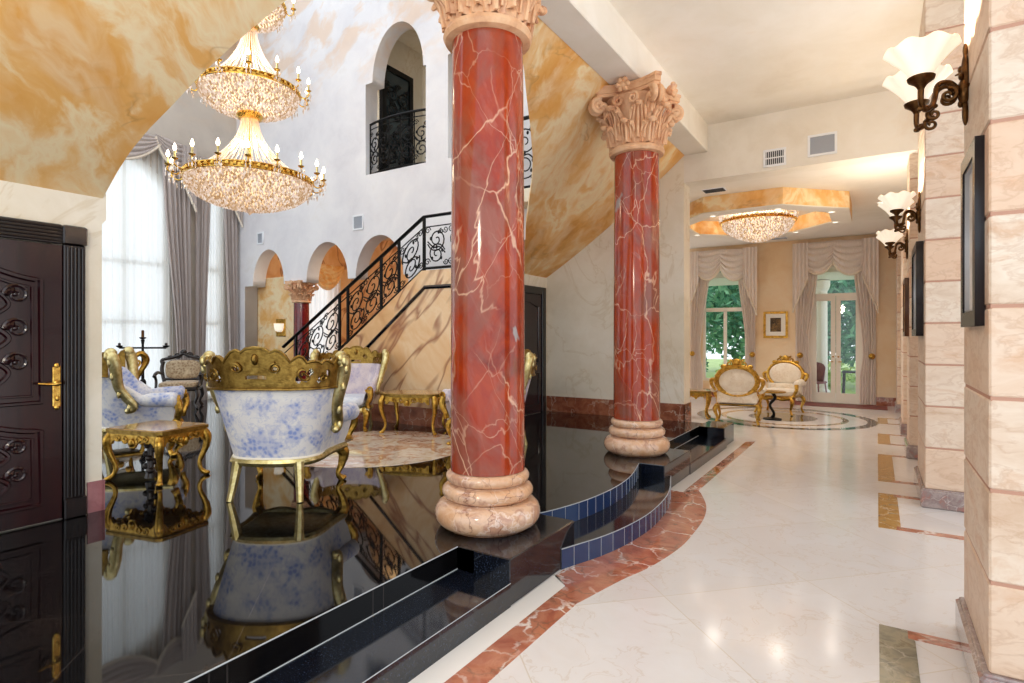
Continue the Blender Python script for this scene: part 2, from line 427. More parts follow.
def cloth(name, a, b, rough=.8, transl=0):
    t = NT(name); c = t.ramp(t.noise(t.coord((40,40,2)), 2, 4).outputs[0], [(.3,a),(.7,b)])
    m = t.fin(c, rough, Sheen_Weight=.3)
    if transl:
        tr = t.n('ShaderNodeBsdfTranslucent', {'Color': c}); mx = t.n('ShaderNodeMixShader', {0: transl, 1: t.bs.outputs[0], 2: tr.outputs[0]})
        t.set(t.out.inputs['Surface'], mx.outputs[0])
    return m
M['drape'] = cloth('taupe_mauve_drapery', '#b3a6a1', '#ccc1bc', .7, .15)
M['drape_far'] = cloth('pale_pink_beige_drapery', '#e4d6cd', '#f2e8e0', .7, .12)
M['fringe'] = cloth('cream_fringe', '#e0d2bd', '#efe4d4')
def sheer():
    t = NT('white_sheer_voile')
    tr = t.n('ShaderNodeBsdfTranslucent', {'Color': lin('#f6f6f4')}); tp = t.n('ShaderNodeBsdfTransparent', {'Color': (1,1,1,1)})
    df = t.n('ShaderNodeBsdfDiffuse', {'Color': lin('#f4f4f2')})
    a = t.n('ShaderNodeMixShader', {0: .58, 1: df.outputs[0], 2: tr.outputs[0]})
    b = t.n('ShaderNodeMixShader', {0: .16, 1: a.outputs[0], 2: tp.outputs[0]})
    t.set(t.out.inputs['Surface'], b.outputs[0]); return t.m
M['sheer'] = sheer()
M['iron'] = plain('black_wrought_iron', '#0d0c0d', .4, .6)
M['bronze'] = gold('dark_bronze', '#3a2413', '#6b4a2a', .42)
M['silver_frame'] = plain('silver_grey_frame', '#b4b6ba', .3, .5)
M['dark_frame'] = plain('black_lacquer_frame', '#17131a', .25)
M['paper'] = plain('white_mat_board', '#f0ece4', .8)
def art(name, cols, sc):
    t = NT(name); return t.fin(t.ramp(t.noise(t.warp(t.coord(), sc, .3), sc, 5).outputs[0], cols), .6)
M['art_dark'] = art('dark_oil_painting', [(.3,'#1d1a16'),(.5,'#4d3a22'),(.6,'#8d6a3a'),(.7,'#2d3a24')], 9)
M['art_pale'] = art('pale_print', [(.3,'#b9b6b2'),(.6,'#dedad4'),(.8,'#9d9a9a')], 4)
def thin_glass():
    t = NT('window_glass')
    tp = t.n('ShaderNodeBsdfTransparent', {'Color': (.97,.98,.98,1)}); gl = t.n('ShaderNodeBsdfGlossy', {'Roughness': .02})
    fr = t.n('ShaderNodeFresnel', {'IOR': 1.45})
    t.set(t.out.inputs['Surface'], t.n('ShaderNodeMixShader', {0: fr.outputs[0], 1: tp.outputs[0], 2: gl.outputs[0]}).outputs[0]); return t.m
M['glass'] = thin_glass()
M['dark_glass'] = plain('dark_door_glass', '#27353a', .05)
def crystal(lit=0):
    t = NT('lit_cut_crystal' if lit else 'cut_crystal')
    isl = t.n('ShaderNodeNewGeometry').outputs['Random Per Island']
    tl = t.n('ShaderNodeBsdfTranslucent', {'Color': lin('#fff0e2')})
    gl = t.n('ShaderNodeBsdfGlossy', {'Color': (1,.96,.92,1), 'Roughness': .1})
    a = t.n('ShaderNodeMixShader', {0: .45, 1: gl.outputs[0], 2: tl.outputs[0]})
    tp = t.n('ShaderNodeBsdfTransparent', {'Color': (1,.97,.93,1)})
    b = t.n('ShaderNodeMixShader', {0: .2, 1: a.outputs[0], 2: tp.outputs[0]})
    o = b.outputs[0]
    if lit:      # facets catching the lamp inside the bowl
        em = t.n('ShaderNodeEmission', {'Color': t.ramp(isl, [(0,'#eeb06a'),(.35,'#f8cfa4'),(.7,'#fbdcc8'),(1,'#fff2e6')]), 'Strength': t.ramp(isl, [(0,.5),(.5,.75),(.85,.95),(1,1.0)])})
        o = t.n('ShaderNodeMixShader', {0: .72, 1: o, 2: em.outputs[0]}).outputs[0]
    t.set(t.out.inputs['Surface'], o); return t.m
M['crystal_lit'] = crystal(1)
M['crystal'] = crystal()
M['lamp_core'] = emit('warm_lamp_diffuser', '#ffce8c', .9)
M['bulb'] = emit('candle_bulb', '#ffe9c4', 9)
M['shade'] = emit('lit_alabaster_shade', '#fff0d8', .62, '#efe4d2')
M['downlight'] = emit('recessed_lamp', '#fff4e2', 1.5)
M['vent'] = plain('grey_vent', '#a9aeb8', .5)
M['vent_dark'] = plain('dark_vent_slots', '#3c3f46', .6)
M['vent_white'] = plain('white_vent_frame', '#eceef2', .5)
M['rug'] = art('red_patterned_rug', [(.35,'#5f2a28'),(.55,'#8d4a42'),(.7,'#3a2430')], 14)
def leaf(name, a, b, c3):
    t = NT(name); isl = t.n('ShaderNodeNewGeometry').outputs['Random Per Island']
    c = t.ramp(isl, [(0,a),(.5,b),(1,c3)]); t.fin(c, .5)
    tl = t.n('ShaderNodeBsdfTranslucent', {'Color': c})
    t.set(t.out.inputs['Surface'], t.n('ShaderNodeMixShader', {0: .35, 1: t.bs.outputs[0], 2: tl.outputs[0]}).outputs[0]); return t.m
M['leaf'] = leaf('green_leaves', '#2f6a52', '#5a9c78', '#8fc79a')
M['leaf_light'] = leaf('light_green_leaves', '#7fa84c', '#a9c968', '#d0e08c')
M['bark'] = plain('grey_brown_bark', '#6a5a4a', .9)
M['lawn'] = art('bright_lawn', [(.3,'#7d9a4e'),(.6,'#a5bd6a'),(.8,'#8ca85a')], 3)
M['patio'] = plain('pale_patio_stone', '#dfe0e0', .6)
M['garden_red'] = plain('dusky_rose_wicker', '#8d5a60', .6)
# ------------------------------------------------------------------ flat shapes with holes
def plate(outer, holes, d0, d1, fn, name, m, parent=None, bev=0):
    """2D outline with holes, thickness d0..d1, mapped by fn(a,b,d)"""
    cu = bpy.data.curves.new(name, 'CURVE'); cu.dimensions = '2D'; cu.fill_mode = 'BOTH'; cu.extrude = .5
    for pl in [outer]+list(holes):
        sp = cu.splines.new('POLY'); sp.points.add(len(pl)-1); sp.use_cyclic_u = True
        for i, (a, b) in enumerate(pl): sp.points[i].co = (a, b, 0, 1)
    o = bpy.data.objects.new(name, cu); C.objects.link(o)
    me = bpy.data.meshes.new_from_object(o.evaluated_get(bpy.context.evaluated_depsgraph_get()))
    bpy.data.objects.remove(o); bpy.data.curves.remove(cu)
    for v in me.vertices:
        a, b, z = v.co; v.co = fn(a, b, lerp(d0, d1, z+.5))
    me.materials.clear(); me.materials.append(m); me.update(); me.name = name
    o = bpy.data.objects.new(name, me); C.objects.link(o)
    if parent: o.parent = parent
    return o
XZ = lambda y: (lambda a, b, d: (a, y+d, b))
YZ = lambda x: (lambda a, b, d: (x+d, a, b))
def rectp(a0, b0, a1, b1): return [(a0,b0),(a1,b0),(a1,b1),(a0,b1)]
def archp(a0, a1, b0, bs, bt, n=20, step=0):
    """opening a0..a1 from b0, springing at bs, crown at bt; step widens it below the springing"""
    c, r = (a0+a1)/2, (a1-a0)/2
    pts = [(a0-step,b0),(a1+step,b0)] + ([(a1+step,bs)] if step else [])
    pts += [(c+r*cos(PI*i/n), bs+(bt-bs)*sin(PI*i/n)) for i in range(n+1)]
    if step: pts.append((a0-step,bs))
    return pts

# ------------------------------------------------------------------ room shell
ARC = [(-1.83,3.52),(-1.78,3.66),(-1.70,3.89),(-1.635,4.18),(-1.595,4.55),(-1.60,4.9),(-1.635,5.25),(-1.70,5.55),(-1.78,5.82),(-1.83,6.0)]
UARC = [(-2.14,3.73),(-2.06,3.95),(-1.985,4.27),(-1.945,4.65),(-1.955,5.05),(-2.01,5.4),(-2.10,5.78)]
def arc2(pts, n=6): return [(p.x,p.y) for p in catmull([(a,b,0) for a,b in pts], n)]
LARC, HARC = arc2(ARC), arc2(UARC)
flat = lambda a, b, h: (a, b, h)
o = MB().box(-7,-4,-.2, 1.6,16.1,0).build('floor', M['hall_floor'], smooth=0)
struct(o, 'polished cream marble floor of the hall and far room', 'floor')
pf = [(-12.2,-4),(-2.23,-4),(-2.23,2.87),(-2.10,2.87),(-2.10,3.73)] + HARC[1:-1] + [(-2.10,5.8),(-2.10,6.75),(-2.23,6.75),(-2.23,8.66),(-2.10,8.66),(-2.10,9.03),(-12.2,9.03)]
plat = MB().prism(pf, flat, .02, P).build('platform_floor', M['granite'], smooth=0)
struct(plat, 'mirror polished black granite platform floor', 'floor')
MB().prism([(a,b) for a,b in rectp(-12.2,9.03,-5.3,12.0)], flat, .02, P).build('floor_rear', M['hall_floor'], smooth=0)['kind'] = 'structure'
# black granite risers and treads, blue of reflected sky in their colour
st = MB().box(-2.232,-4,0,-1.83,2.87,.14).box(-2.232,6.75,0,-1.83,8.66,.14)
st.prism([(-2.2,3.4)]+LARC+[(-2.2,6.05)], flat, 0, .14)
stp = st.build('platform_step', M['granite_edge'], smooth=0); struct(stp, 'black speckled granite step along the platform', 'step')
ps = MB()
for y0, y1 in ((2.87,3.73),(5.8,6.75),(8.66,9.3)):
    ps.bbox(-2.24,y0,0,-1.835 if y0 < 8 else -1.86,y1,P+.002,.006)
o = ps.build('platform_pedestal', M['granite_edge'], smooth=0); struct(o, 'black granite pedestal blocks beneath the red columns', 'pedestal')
# pale grout joints and nosings
gr = MB()
for pl, z0, z1 in ((LARC,.004,.136),(HARC,.144,P-.004)):
    L = 0
    for i in range(len(pl)-1):
        a, b = Vector(pl[i]), Vector(pl[i+1]); L += (b-a).length
        if L > .115:
            L = 0; n = Vector((b.y-a.y, a.x-b.x)).normalized(); q = b + n*.0015
            gr.tube([(q.x,q.y,z0),(q.x,q.y,z1)], .0022, 4)
gr.tube([(-2.228,-2,.142),(-2.228,2.87,.142)], .004, 4).tube([(-2.228,6.75,.142),(-2.228,8.66,.142)], .004, 4)
gr.tube([(x,y,.141) for x,y in LARC], .004, 4).tube([(x,y,P) for x,y in HARC], .004, 4)
gr.tube([(-2.228,-2,P),(-2.228,2.87,P)], .004, 4).tube([(-2.228,6.75,P),(-2.228,8.66,P)], .004, 4)
gr.tube([(-1.832,-2,.14),(-1.832,2.87,.14)], .003, 4)
o = gr.build('trim_grout', M['grout']); o['kind'] = 'structure'
# curved glossy riser tiles, sky reflection painted in as blue
rt = MB()
for pl, z0, z1 in ((LARC,.002,.137),(HARC,.142,P-.003)):
    vs = [(x+.001,y,z) for x,y in pl for z in (z0,z1)]
    rt.add(vs, [(2*i,2*i+2,2*i+3,2*i+1) for i in range(len(pl)-1)])
o = rt.build('trim_riser', plain('sky_tinted_riser_tile','#183058',.10,ior=1.6)); o['kind'] = 'structure'
# inlaid bands in the hall floor (2 mm proud)
def inlay(poly, m, name, z=.002):
    o = MB().prism(poly, flat, -.05, z).build(name, m, smooth=0); o['kind'] = 'structure'; return o
white = plain('white_marble_band', '#efe9e2', .1, coat=.4)
ORED = arc2([(-1.52,3.12),(-1.42,3.58),(-1.33,3.9),(-1.265,4.35),(-1.262,4.75),(-1.29,5.2),(-1.37,5.6),(-1.52,6.0)])
red = [(-1.69,-1),(-1.52,-1)] + ORED + [(-1.57,6.1),(-1.57,9.42),(-1.69,9.3),(-1.69,5.96),(-1.82,5.96)] + list(reversed(LARC[2:-2])) + [(-1.82,3.40),(-1.69,3.30)]
inlay(red, M['rosso'], 'trim_1')
inlay([(-1.83,-1),(-1.69,-1),(-1.69,3.30),(-1.82,3.42),(-1.83,3.42)], white, 'trim_2')
inlay([(-1.83,5.97),(-1.69,5.97),(-1.69,9.3),(-1.83,9.3)], white, 'trim_3')
k = 4
for y0, y1 in ((1.9,3.80),(5.73,7.0),(7.58,9.32),(10.2,11.3),(12.6,13.5)):
    inlay([(.01,y0),(.14,y0),(.17,y0+.12),(.17,y1-.12),(.14,y1),(.01,y1)], M['green_marble'] if y0 < 3 else M['gold_marble'], 'trim_%d'%k); k += 1
    inlay(rectp(.14,y0,.9,y0+.10), M['rosso'], 'trim_%d'%k, .0025); k += 1
    inlay(rectp(.14,y1-.10,.9,y1), M['rosso'], 'trim_%d'%k, .0025); k += 1
# round inlays
def ring(cx, cy, r0, r1, m, name, z, sy=1.0):
    mb = MB()
    pro = [(r0,0),(r1,0)] if r0 else [(0.001,0),(r1,0)]
    mb.lathe([(pro[0][0],-.01),(pro[0][0],0),(pro[1][0],0),(pro[1][0],-.01)], 96, (0,0,0), False)
    mb.v = [(cx+x, cy+y*sy, z+zz) for x,y,zz in mb.v]
    o = mb.build(name, m, smooth=30); o['kind'] = 'structure'; return o
o = ring(-5.15,4.95,0,1.14,M['medallion'],'floor_medallion',P+.004); struct(o, 'round swirled pink marble medallion set in the black floor', 'floor inlay')
ring(-1.6,12.6,1.45,1.62,M['dark_inlay'],'trim_30',.003); ring(-1.6,12.6,1.05,1.15,M['gold_marble'],'trim_31',.003); ring(-1.6,12.6,0,.62,M['dark_inlay'],'trim_32',.003)

# walls ------------------------------------------------------------
# left wall with the carved door
o = plate([(-1.6,0),(2.03,0),(2.03,2.46),(2.06,2.50),(2.06,2.70),(-1.6,2.70)], [], -.22, 0, YZ(-5.0), 'wall_left', M['plaster_cream']); struct(o, 'cream plaster wall holding the carved door', 'wall')
o = MB().box(-5.0,1.93,P,-4.985,2.033,P+.23).box(-5.225,2.03,P,-4.985,2.045,P+.23).build('baseboard_left', M['base_rose'], smooth=0); o['kind']='structure'
# back wall behind the columns, with opening into the far room
o = MB().box(-5.2,9.03,0,-2.55,9.37,8.5).build('wall_back', M['plaster_cream'], smooth=0); struct(o, 'cream plaster wall behind the second column', 'wall')
o = MB().box(-2.55,9.03,4.01,1.4,9.37,8.5).build('wall_header', M['plaster_hall'], smooth=0); struct(o, 'plaster header wall above the opening to the far room', 'wall')
o = MB().box(-4.99,9.012,P,-2.53,9.03,P+.27).box(-2.55,9.012,0,-2.532,9.39,P+.27).build('baseboard_back', M['base_red'], smooth=0); o['kind']='structure'
# short wall with second dark door
o = plate([(7.5,0),(9.03,0),(9.03,2.72),(7.5,2.72)], [], -.2, 0, YZ(-5.0), 'wall_rear', M['plaster_cream']); struct(o, 'cream wall around the second dark door', 'wall')
# sloping orange soffit with curved edge over the platform
LY = [(-5.0,2.035),(-4.73,2.024),(-4.545,2.028),(-4.341,2.06),(-4.145,2.11),(-3.897,2.17),(-3.60,2.275),(-3.304,2.405),(-3.0,2.60),(-2.80,2.85),(-2.68,3.2),(-2.64,3.55)]
RY = [(-5.0,8.28),(-4.6,7.62),(-4.19,6.967),(-3.645,6.209),(-3.458,5.914),(-3.19,5.394),(-3.036,5.07),(-2.816,4.63),(-2.70,4.2),(-2.64,3.6)]
def interp(tab, x):
    for i in range(len(tab)-1):
        if tab[i][0] <= x <= tab[i+1][0]:
            return lerp(tab[i][1], tab[i+1][1], (x-tab[i][0])/(tab[i+1][0]-tab[i][0]))
    return tab[-1][1] if x > tab[-1][0] else tab[0][1]
def sofz(x): d = x+5; return 2.66+.6*d+.05*d*d
XS = [-5.02] + [-5+.06*i for i in range(38)] + [-2.72,-2.69,-2.665,-2.65,-2.641,-2.63,-2.5]
def sofn(u): return XS[min(int(round(u*(len(XS)-1))), len(XS)-1)]
def sof_l(u, v, k):
    x = sofn(u); return (x, lerp(-.4, interp(LY,x) if x < -2.64 else 3.58, v), sofz(x)+k+.045)
def sof_r(u, v, k):
    x = sofn(u); return (x, lerp(interp(RY,x) if x < -2.64 else 3.58, 9.04, v), sofz(x)+k+.045)
mb = MB().fret(len(XS)-1, 24, sof_l, lambda u,v: True, .09).fret(len(XS)-1, 24, sof_r, lambda u,v: True, .09)
o = mb.build('ceiling_soffit', M['orange'], smooth=30); struct(o, 'orange marbled sloping soffit with curved edge over the platform', 'soffit')
# beam over the columns and hall ceiling
o = MB().bbox(-2.54,.3,4.43,-2.18,9.03,8.5,.01).build('ceiling_beam', M['plaster_hall'], smooth=0); struct(o, 'long pale beam carried by the red columns', 'beam')
o = MB().box(-2.3,1.5,4.84,1.4,9.03,5.0).build('ceiling', M['plaster_hall'], smooth=0); struct(o, 'pale plaster ceiling of the hall', 'ceiling')
o = MB().box(.85,6.9,0,1.1,16.1,5.0).build('wall_right', M['plaster_hall'], smooth=0); struct(o, 'pale plaster wall between the stone piers', 'wall')
# great room
YB = 7.5
gw = [(-12.2,0),(-11.69,0),(-11.69,2.70)]
def arcseg(c, r, bs, h, n=18): return [(c-r*cos(PI*i/n), bs+h*sin(PI*i/n)) for i in range(n+1)]
gw += arcseg(-10.87,.53,2.70,.75) + arcseg(-9.03,.60,2.70,.75) + arcseg(-7.62,.60,2.70,.75) + [(-6.9,2.70),(-6.9,0),(-5.0,0),(-5.0,2.76),(-4.2,3.3),(-2.7,4.6),(-2.7,8.6),(-12.2,8.6)]
balc = [(-7.956,4.58),(-6.504,4.58),(-6.504,6.25),(-6.56,6.25)] + [(-7.17+.61*cos(PI*i/20), 6.25+.92*sin(PI*i/20)) for i in range(21)] + [(-7.956,6.25)]
o = plate(gw, [balc, rectp(-6.02,4.57,-5.6,6.3)], 0, .3, XZ(YB), 'wall_arcade', M['plaster_grey']); struct(o, 'lavender grey plaster wall with arches and balcony opening', 'wall')
o = MB().box(-11.8,10.9,0,-5.3,11.1,8.5).box(-12.2,7.8,0,-11.9,9.2,8.5).box(-12.2,10.15,0,-11.9,11.1,8.5).box(-12.2,9.2,0,-11.9,10.15,.3).box(-12.2,9.2,3.25,-11.9,10.15,8.5).box(-5.4,9.37,0,-5.2,11,8.5).build('wall_inner', M['stair_marble'], smooth=0); struct(o, 'peach marbled wall of the room behind the arches', 'wall')
o = MB().box(-11.9,7.82,0,-10.35,7.9,2.9).build('wall_niche', M['orange'], smooth=0); struct(o, 'orange plaster panel with lit sconce behind the left arch', 'wall')
o = MB().box(-12.2,7.8,4.1,-5.2,11,4.3).build('ceiling_inner', M['plaster_peach'], smooth=0); o['kind']='structure'
# window wall
W1 = archp(3.0,6.05,.3,4.4,5.25); W2 = archp(6.72,7.2,.3,4.5,5.1)
o = plate(rectp(-2,0,7.5,8.6), [W1,W2], -.25, 0, YZ(-12.0), 'wall_windows', M['plaster_taupe']); struct(o, 'taupe plaster wall with tall curtained windows', 'wall')
def win_frame(name, pts, fnd, bars, m, label):
    """frame following an opening outline plus glazing bars; fnd maps (a,b,d)"""
    fr = MB()
    ctr = (sum(p[0] for p in pts)/len(pts), sum(p[1] for p in pts)/len(pts))
    inn = [(ctr[0]+(a-ctr[0])*(1-.07/max(abs(a-ctr[0]),.2)) if abs(a-ctr[0])>.2 else a, ctr[1]+(b-ctr[1])*(1-.07/max(abs(b-ctr[1]),.3))) for a,b in pts]
    n = len(pts); vs = []
    for d in (-.04,.04):
        vs += [fnd(a,b,d) for a,b in pts] + [fnd(a,b,d) for a,b in inn]
    fs = []
    for i in range(n):
        j = (i+1)%n
        fs += [(i,j,n+j,n+i),(2*n+i,2*n+j,3*n+j,3*n+i),(n+i,n+j,3*n+j,3*n+i),(i,j,2*n+j,2*n+i)]
    fr.add(vs, fs)
    for (a0,b0,a1,b1) in bars:
        q = [fnd(a,b,d) for d in (-.03,.03) for a,b in rectp(a0,b0,a1,b1)]
        fr.add(q, [(0,1,2,3),(7,6,5,4),(0,4,5,1),(1,5,6,2),(2,6,7,3),(3,7,4,0)])
    o = fr.build(name, m, smooth=0); struct(o, label, 'window')
    g = MB().add([fnd(a,b,0) for a,b in pts], [tuple(range(n))]).build('pane', M['glass'], o, smooth=0)
    return o
win_frame('window_1', W1, YZ(-12.12), [(4.48,.3,4.56,5.2),(3.0,1.85,6.05,1.93),(3.0,3.0,6.05,3.08),(3.75,.3,3.81,5.0),(5.25,.3,5.31,5.0)], M['white_paint'], 'tall arched white window behind sheer curtains')
win_frame('window_2', W2, YZ(-12.12), [(6.72,1.85,7.2,1.93),(6.72,3.0,7.2,3.08)], M['white_paint'], 'narrow arched white window in the room corner')
# far room
YF = 15.9
WF = archp(-4.0,-2.85,.42,2.75,3.45); WD = archp(-1.43,-.26,0.0,2.75,3.35)
o = plate(rectp(-6.2,0,1.1,4.6), [WF,WD], 0, .25, XZ(YF), 'wall_far', M['plaster_peach']); struct(o, 'peach plaster end wall of the far room', 'wall')
o = MB().box(-6.2,9.37,4.01,1.1,15.9,4.2).build('ceiling_far', M['ceiling'], smooth=0); struct(o, 'white ceiling of the far room', 'ceiling')
o = MB().box(-6,15.88,0,-1.5,15.9,.2).box(-.2,15.88,0,.85,15.9,.2).build('baseboard_far', M['base_red'], smooth=0); o['kind']='structure'
win_frame('window_3', WF, XZ(YF+.12), [(-3.46,.42,-3.38,2.30),(-4.0,2.28,-2.85,2.38)], M['white_paint'], 'arched white window with garden view in the far room')
dr = struct(bpy.data.objects.new('door_3', None), 'white glazed double doors to the garden', 'door'); C.objects.link(dr); dr.location = (0,YF+.1,0)
plate(archp(-1.43,-.26,0,2.75,3.35), [archp(-1.36,-.33,2.66,2.8,3.28)]+[rectp(-1.36,.02,-.33,2.60)], -.04, .04, XZ(0), 'door_frame', M['white_paint'], dr)
for x0, x1 in ((-1.36,-.85),(-.84,-.33)):
    lf = plate(rectp(x0,.02,x1,2.6), [rectp(x0+.1,.24,x1-.1,2.48)], -.03, .03, XZ(0), 'door_leaf', M['white_paint'], dr)
    MB().box(x0+.1,-.004,.24,x1-.1,.004,2.48).build('pane', M['glass'], lf, smooth=0)
    hx = x1-.05 if x0 < -1 else x0+.05
    MB().tube([(hx,-.03,1.0),(hx,-.07,1.0),(hx+(-.08 if x0<-1 else .08),-.075,1.0)], .01).ell((hx,-.035,1.12),.02).build('handle', M['gold'], lf)
MB().box(-1.36,-.004,2.66,-.33,.004,2.8).add([(a,0,b) for a,b in archp(-1.36,-.33,2.8,2.8,3.28)], [tuple(range(23))]).build('transom_pane', M['glass'], dr, smooth=0)
# octagonal dropped ring in the far ceiling
def octa(ap, cx=-1.9, cy=11.62): r = ap/cos(PI/8); return [(cx+r*cos(PI/8+i*PI/4), cy+r*sin(PI/8+i*PI/4)) for i in range(8)]
oc = plate(octa(1.51), [octa(1.2)], 0, .29, lambda a,b,d: (a,b,3.72+d), 'ceiling_ring', M['ceiling']); struct(oc, 'octagonal dropped ceiling ring with orange sides', 'ceiling ring')
mb = MB()
for ap in (1.515,1.195):
    q = octa(ap); vs = [(a,b,z) for a,b in q for z in (3.735,4.005)]
    mb.add(vs, [(2*i,2*((i+1)%8),2*((i+1)%8)+1,2*i+1) for i in range(8)])
mb.build('ring_side', M['orange'], oc, smooth=0)
# stone piers on the right
pk = 0
for nm, x0, y0, x1, y1, zt, lab in (('pier',.40,3.135,1.3,3.965,5.0,'near right stone block pier carrying bronze sconce'),('pier',.38,6.65,1.2,7.75,5.0,'second stone block pier with grey rose plinth'),('pier',.36,9.2,.9,9.9,4.05,'third stone block pier beyond the header'),('pier',.36,11.4,.9,12.4,4.02,'fourth stone pier in the far room'),('pier',.36,14.6,.9,15.4,4.02,'farthest stone pier beside the end wall')):
    mb = MB(); z = .17
    while z < zt:
        z2 = min(z+.39, zt); mb.bbox(x0,y0,z+.006,x1,y1,z2-.006,.008); z = z2
    o = mb.build(nm, M['stone'], smooth=0); struct(o, lab, 'pier')
    MB().box(x0+.006,y0+.006,.17,x1-.006,y1-.006,zt).build('mortar', M['mortar'], o, smooth=0)
    MB().bbox(x0-.035,y0-.035,0,x1,y1+.035,.165,.012).bbox(x0-.02,y0-.02,.16,x1,y1+.02,.178,.006).build('plinth', M['plinth'], o, smooth=0)

# carved mahogany door on the left wall ---------------------------------
d1 = struct(bpy.data.objects.new('door_1', None), 'carved dark mahogany door in ebony fluted frame on left wall', 'door'); C.objects.link(d1); d1.location = (-5.0,1.77,P)
# local: x out of the wall, y along the hall (0 = latch edge of the leaf), z up
fr = MB()
fr.bbox(0,0,0,.05,.135,1.99,.006)
for q in range(5): fr.tube([(.052,.022+.023*q,.16),(.052,.022+.023*q,1.97)], .009, 8)
fr.bbox(0,0,0,.062,.14,.15,.008)
fr.bbox(0,-.01,1.99,.065,.145,2.13,.01)
fr.bbox(0,-1.4,1.99,.05,-.01,2.13,.006)
for q in range(5): fr.tube([(.052,-1.4,2.012+.024*q),(.052,-.012,2.012+.024*q)], .009, 8)
fr.build('door_frame', M['ebony'], d1)
lf = MB().bbox(0,-1.15,.01,.03,-.002,1.985,.004).build('door_leaf', M['mahogany'], d1)
def arched(y0, y1, z0, z1, w, n=24, up=1):
    """panel moulding whose top edge swells in the middle"""
    top = []
    for i in range(n+1):
        t = i/n; q = lerp(y1,y0,t); top.append((.03,q,z1+up*w*(sin(PI*t)**2)))
    return [(.03,y0,z0),(.03,y1,z0)] + top
pm = MB()
for (z0,z1,w,ins) in ((.86,1.72,.10,0),(.14,.66,.09,0)):
    for k_, r in ((0,.02),(.05,.012)):
        pm.tube(arched(-1.05+k_,-.13-k_,z0+k_,z1-k_,w), r, 6, closed=True)
    
pm.build('panel_moulding', M['mahogany'], lf)
cv = MB()
X_ = (0,1,0); Z_ = (0,0,1)
def vine(y0, z0, z1, sg, n=3):
    """rising carved vine of alternating volutes and leaves"""
    st = catmull([(.034, y0+sg*(.05 if i % 2 else -.05), lerp(z0,z1,i/(2*n))) for i in range(2*n+1)], 8)
    cv.tube(st, [.014,.018,.012], 6)
    for i in range(2*n):
        s = (1 if i % 2 else -1)*sg; z = lerp(z0,z1,(i+.5)/(2*n)); h = (z1-z0)/(2*n)
        cv.tube(spiral((.036,y0+s*.095,z+.01), h*.62, .010, R(180) if s > 0 else 0, -1.5*s, 24, X_, Z_), [.014,.011,.008], 6)
        for q in range(4):
            a = R(90+s*(28*q-10)); L = h*.62
            c = (.036, y0+s*.07+L*cos(a)*.8, z+.02+L*sin(a)*.6)
            cv.tube([(.034,y0+s*.05,z),((.040),c[1]*.5+(y0+s*.05)*.5,c[2]*.5+z*.5),(.034,c[1],c[2])], [.006,.020,.004], 6)
        cv.ell((.036,y0+s*.085,z+.01), .012,.016,.016, 8, 5)
for y0, sg in ((-.36,1),(-.82,-1)):
    vine(y0, .96, 1.66, sg, 3); vine(y0, .22, .60, sg, 2)
for z in (1.22,1.52,.30,.50):
    cv.tube(catmull([(.034,-.59,z-.13),(.04,-.55,z-.04),(.036,-.62,z+.05),(.034,-.58,z+.13)],6), [.01,.02,.018,.008], 6)
cv.build('carving', M['mahogany'], lf)
h = MB(Matrix.Translation((0,.034,0))).bbox(.03,-.098,.82,.042,-.048,1.11,.012)
h.tube(catmull([(.04,-.073,.99),(.085,-.073,.99),(.09,-.12,.985),(.088,-.20,.995)],6), [.014,.013,.011,.009], 8).ell((.045,-.073,.99),.012,.024,.024).ell((.045,-.073,.88),.008,.014,.02).ell((.036,-.073,1.115),.01,.018,.02).ell((.036,-.073,.815),.01,.018,.02)
h.build('handle', M['gold_bright'], lf)
# second dark door
d2 = struct(bpy.data.objects.new('door_2', None), 'plain dark mahogany door seen edge on behind the near column', 'door'); C.objects.link(d2); d2.location = (-5.0,8.93,P)
MB().bbox(0,-.13,0,.05,0,2.19,.006).bbox(0,-1.15,2.06,.05,-.13,2.19,.006).build('door_frame', M['ebony'], d2)
lf2 = MB().bbox(0,-1.15,.01,.03,-.13,2.06,.004).build('door_leaf', M['mahogany'], d2)
MB().tube(arched(-1.05,-.24,.9,1.85,.08), .02, 6, closed=True).tube(arched(-1.05,-.24,.15,.7,.08), .02, 6, closed=True).build('panel_moulding', M['mahogany'], lf2)

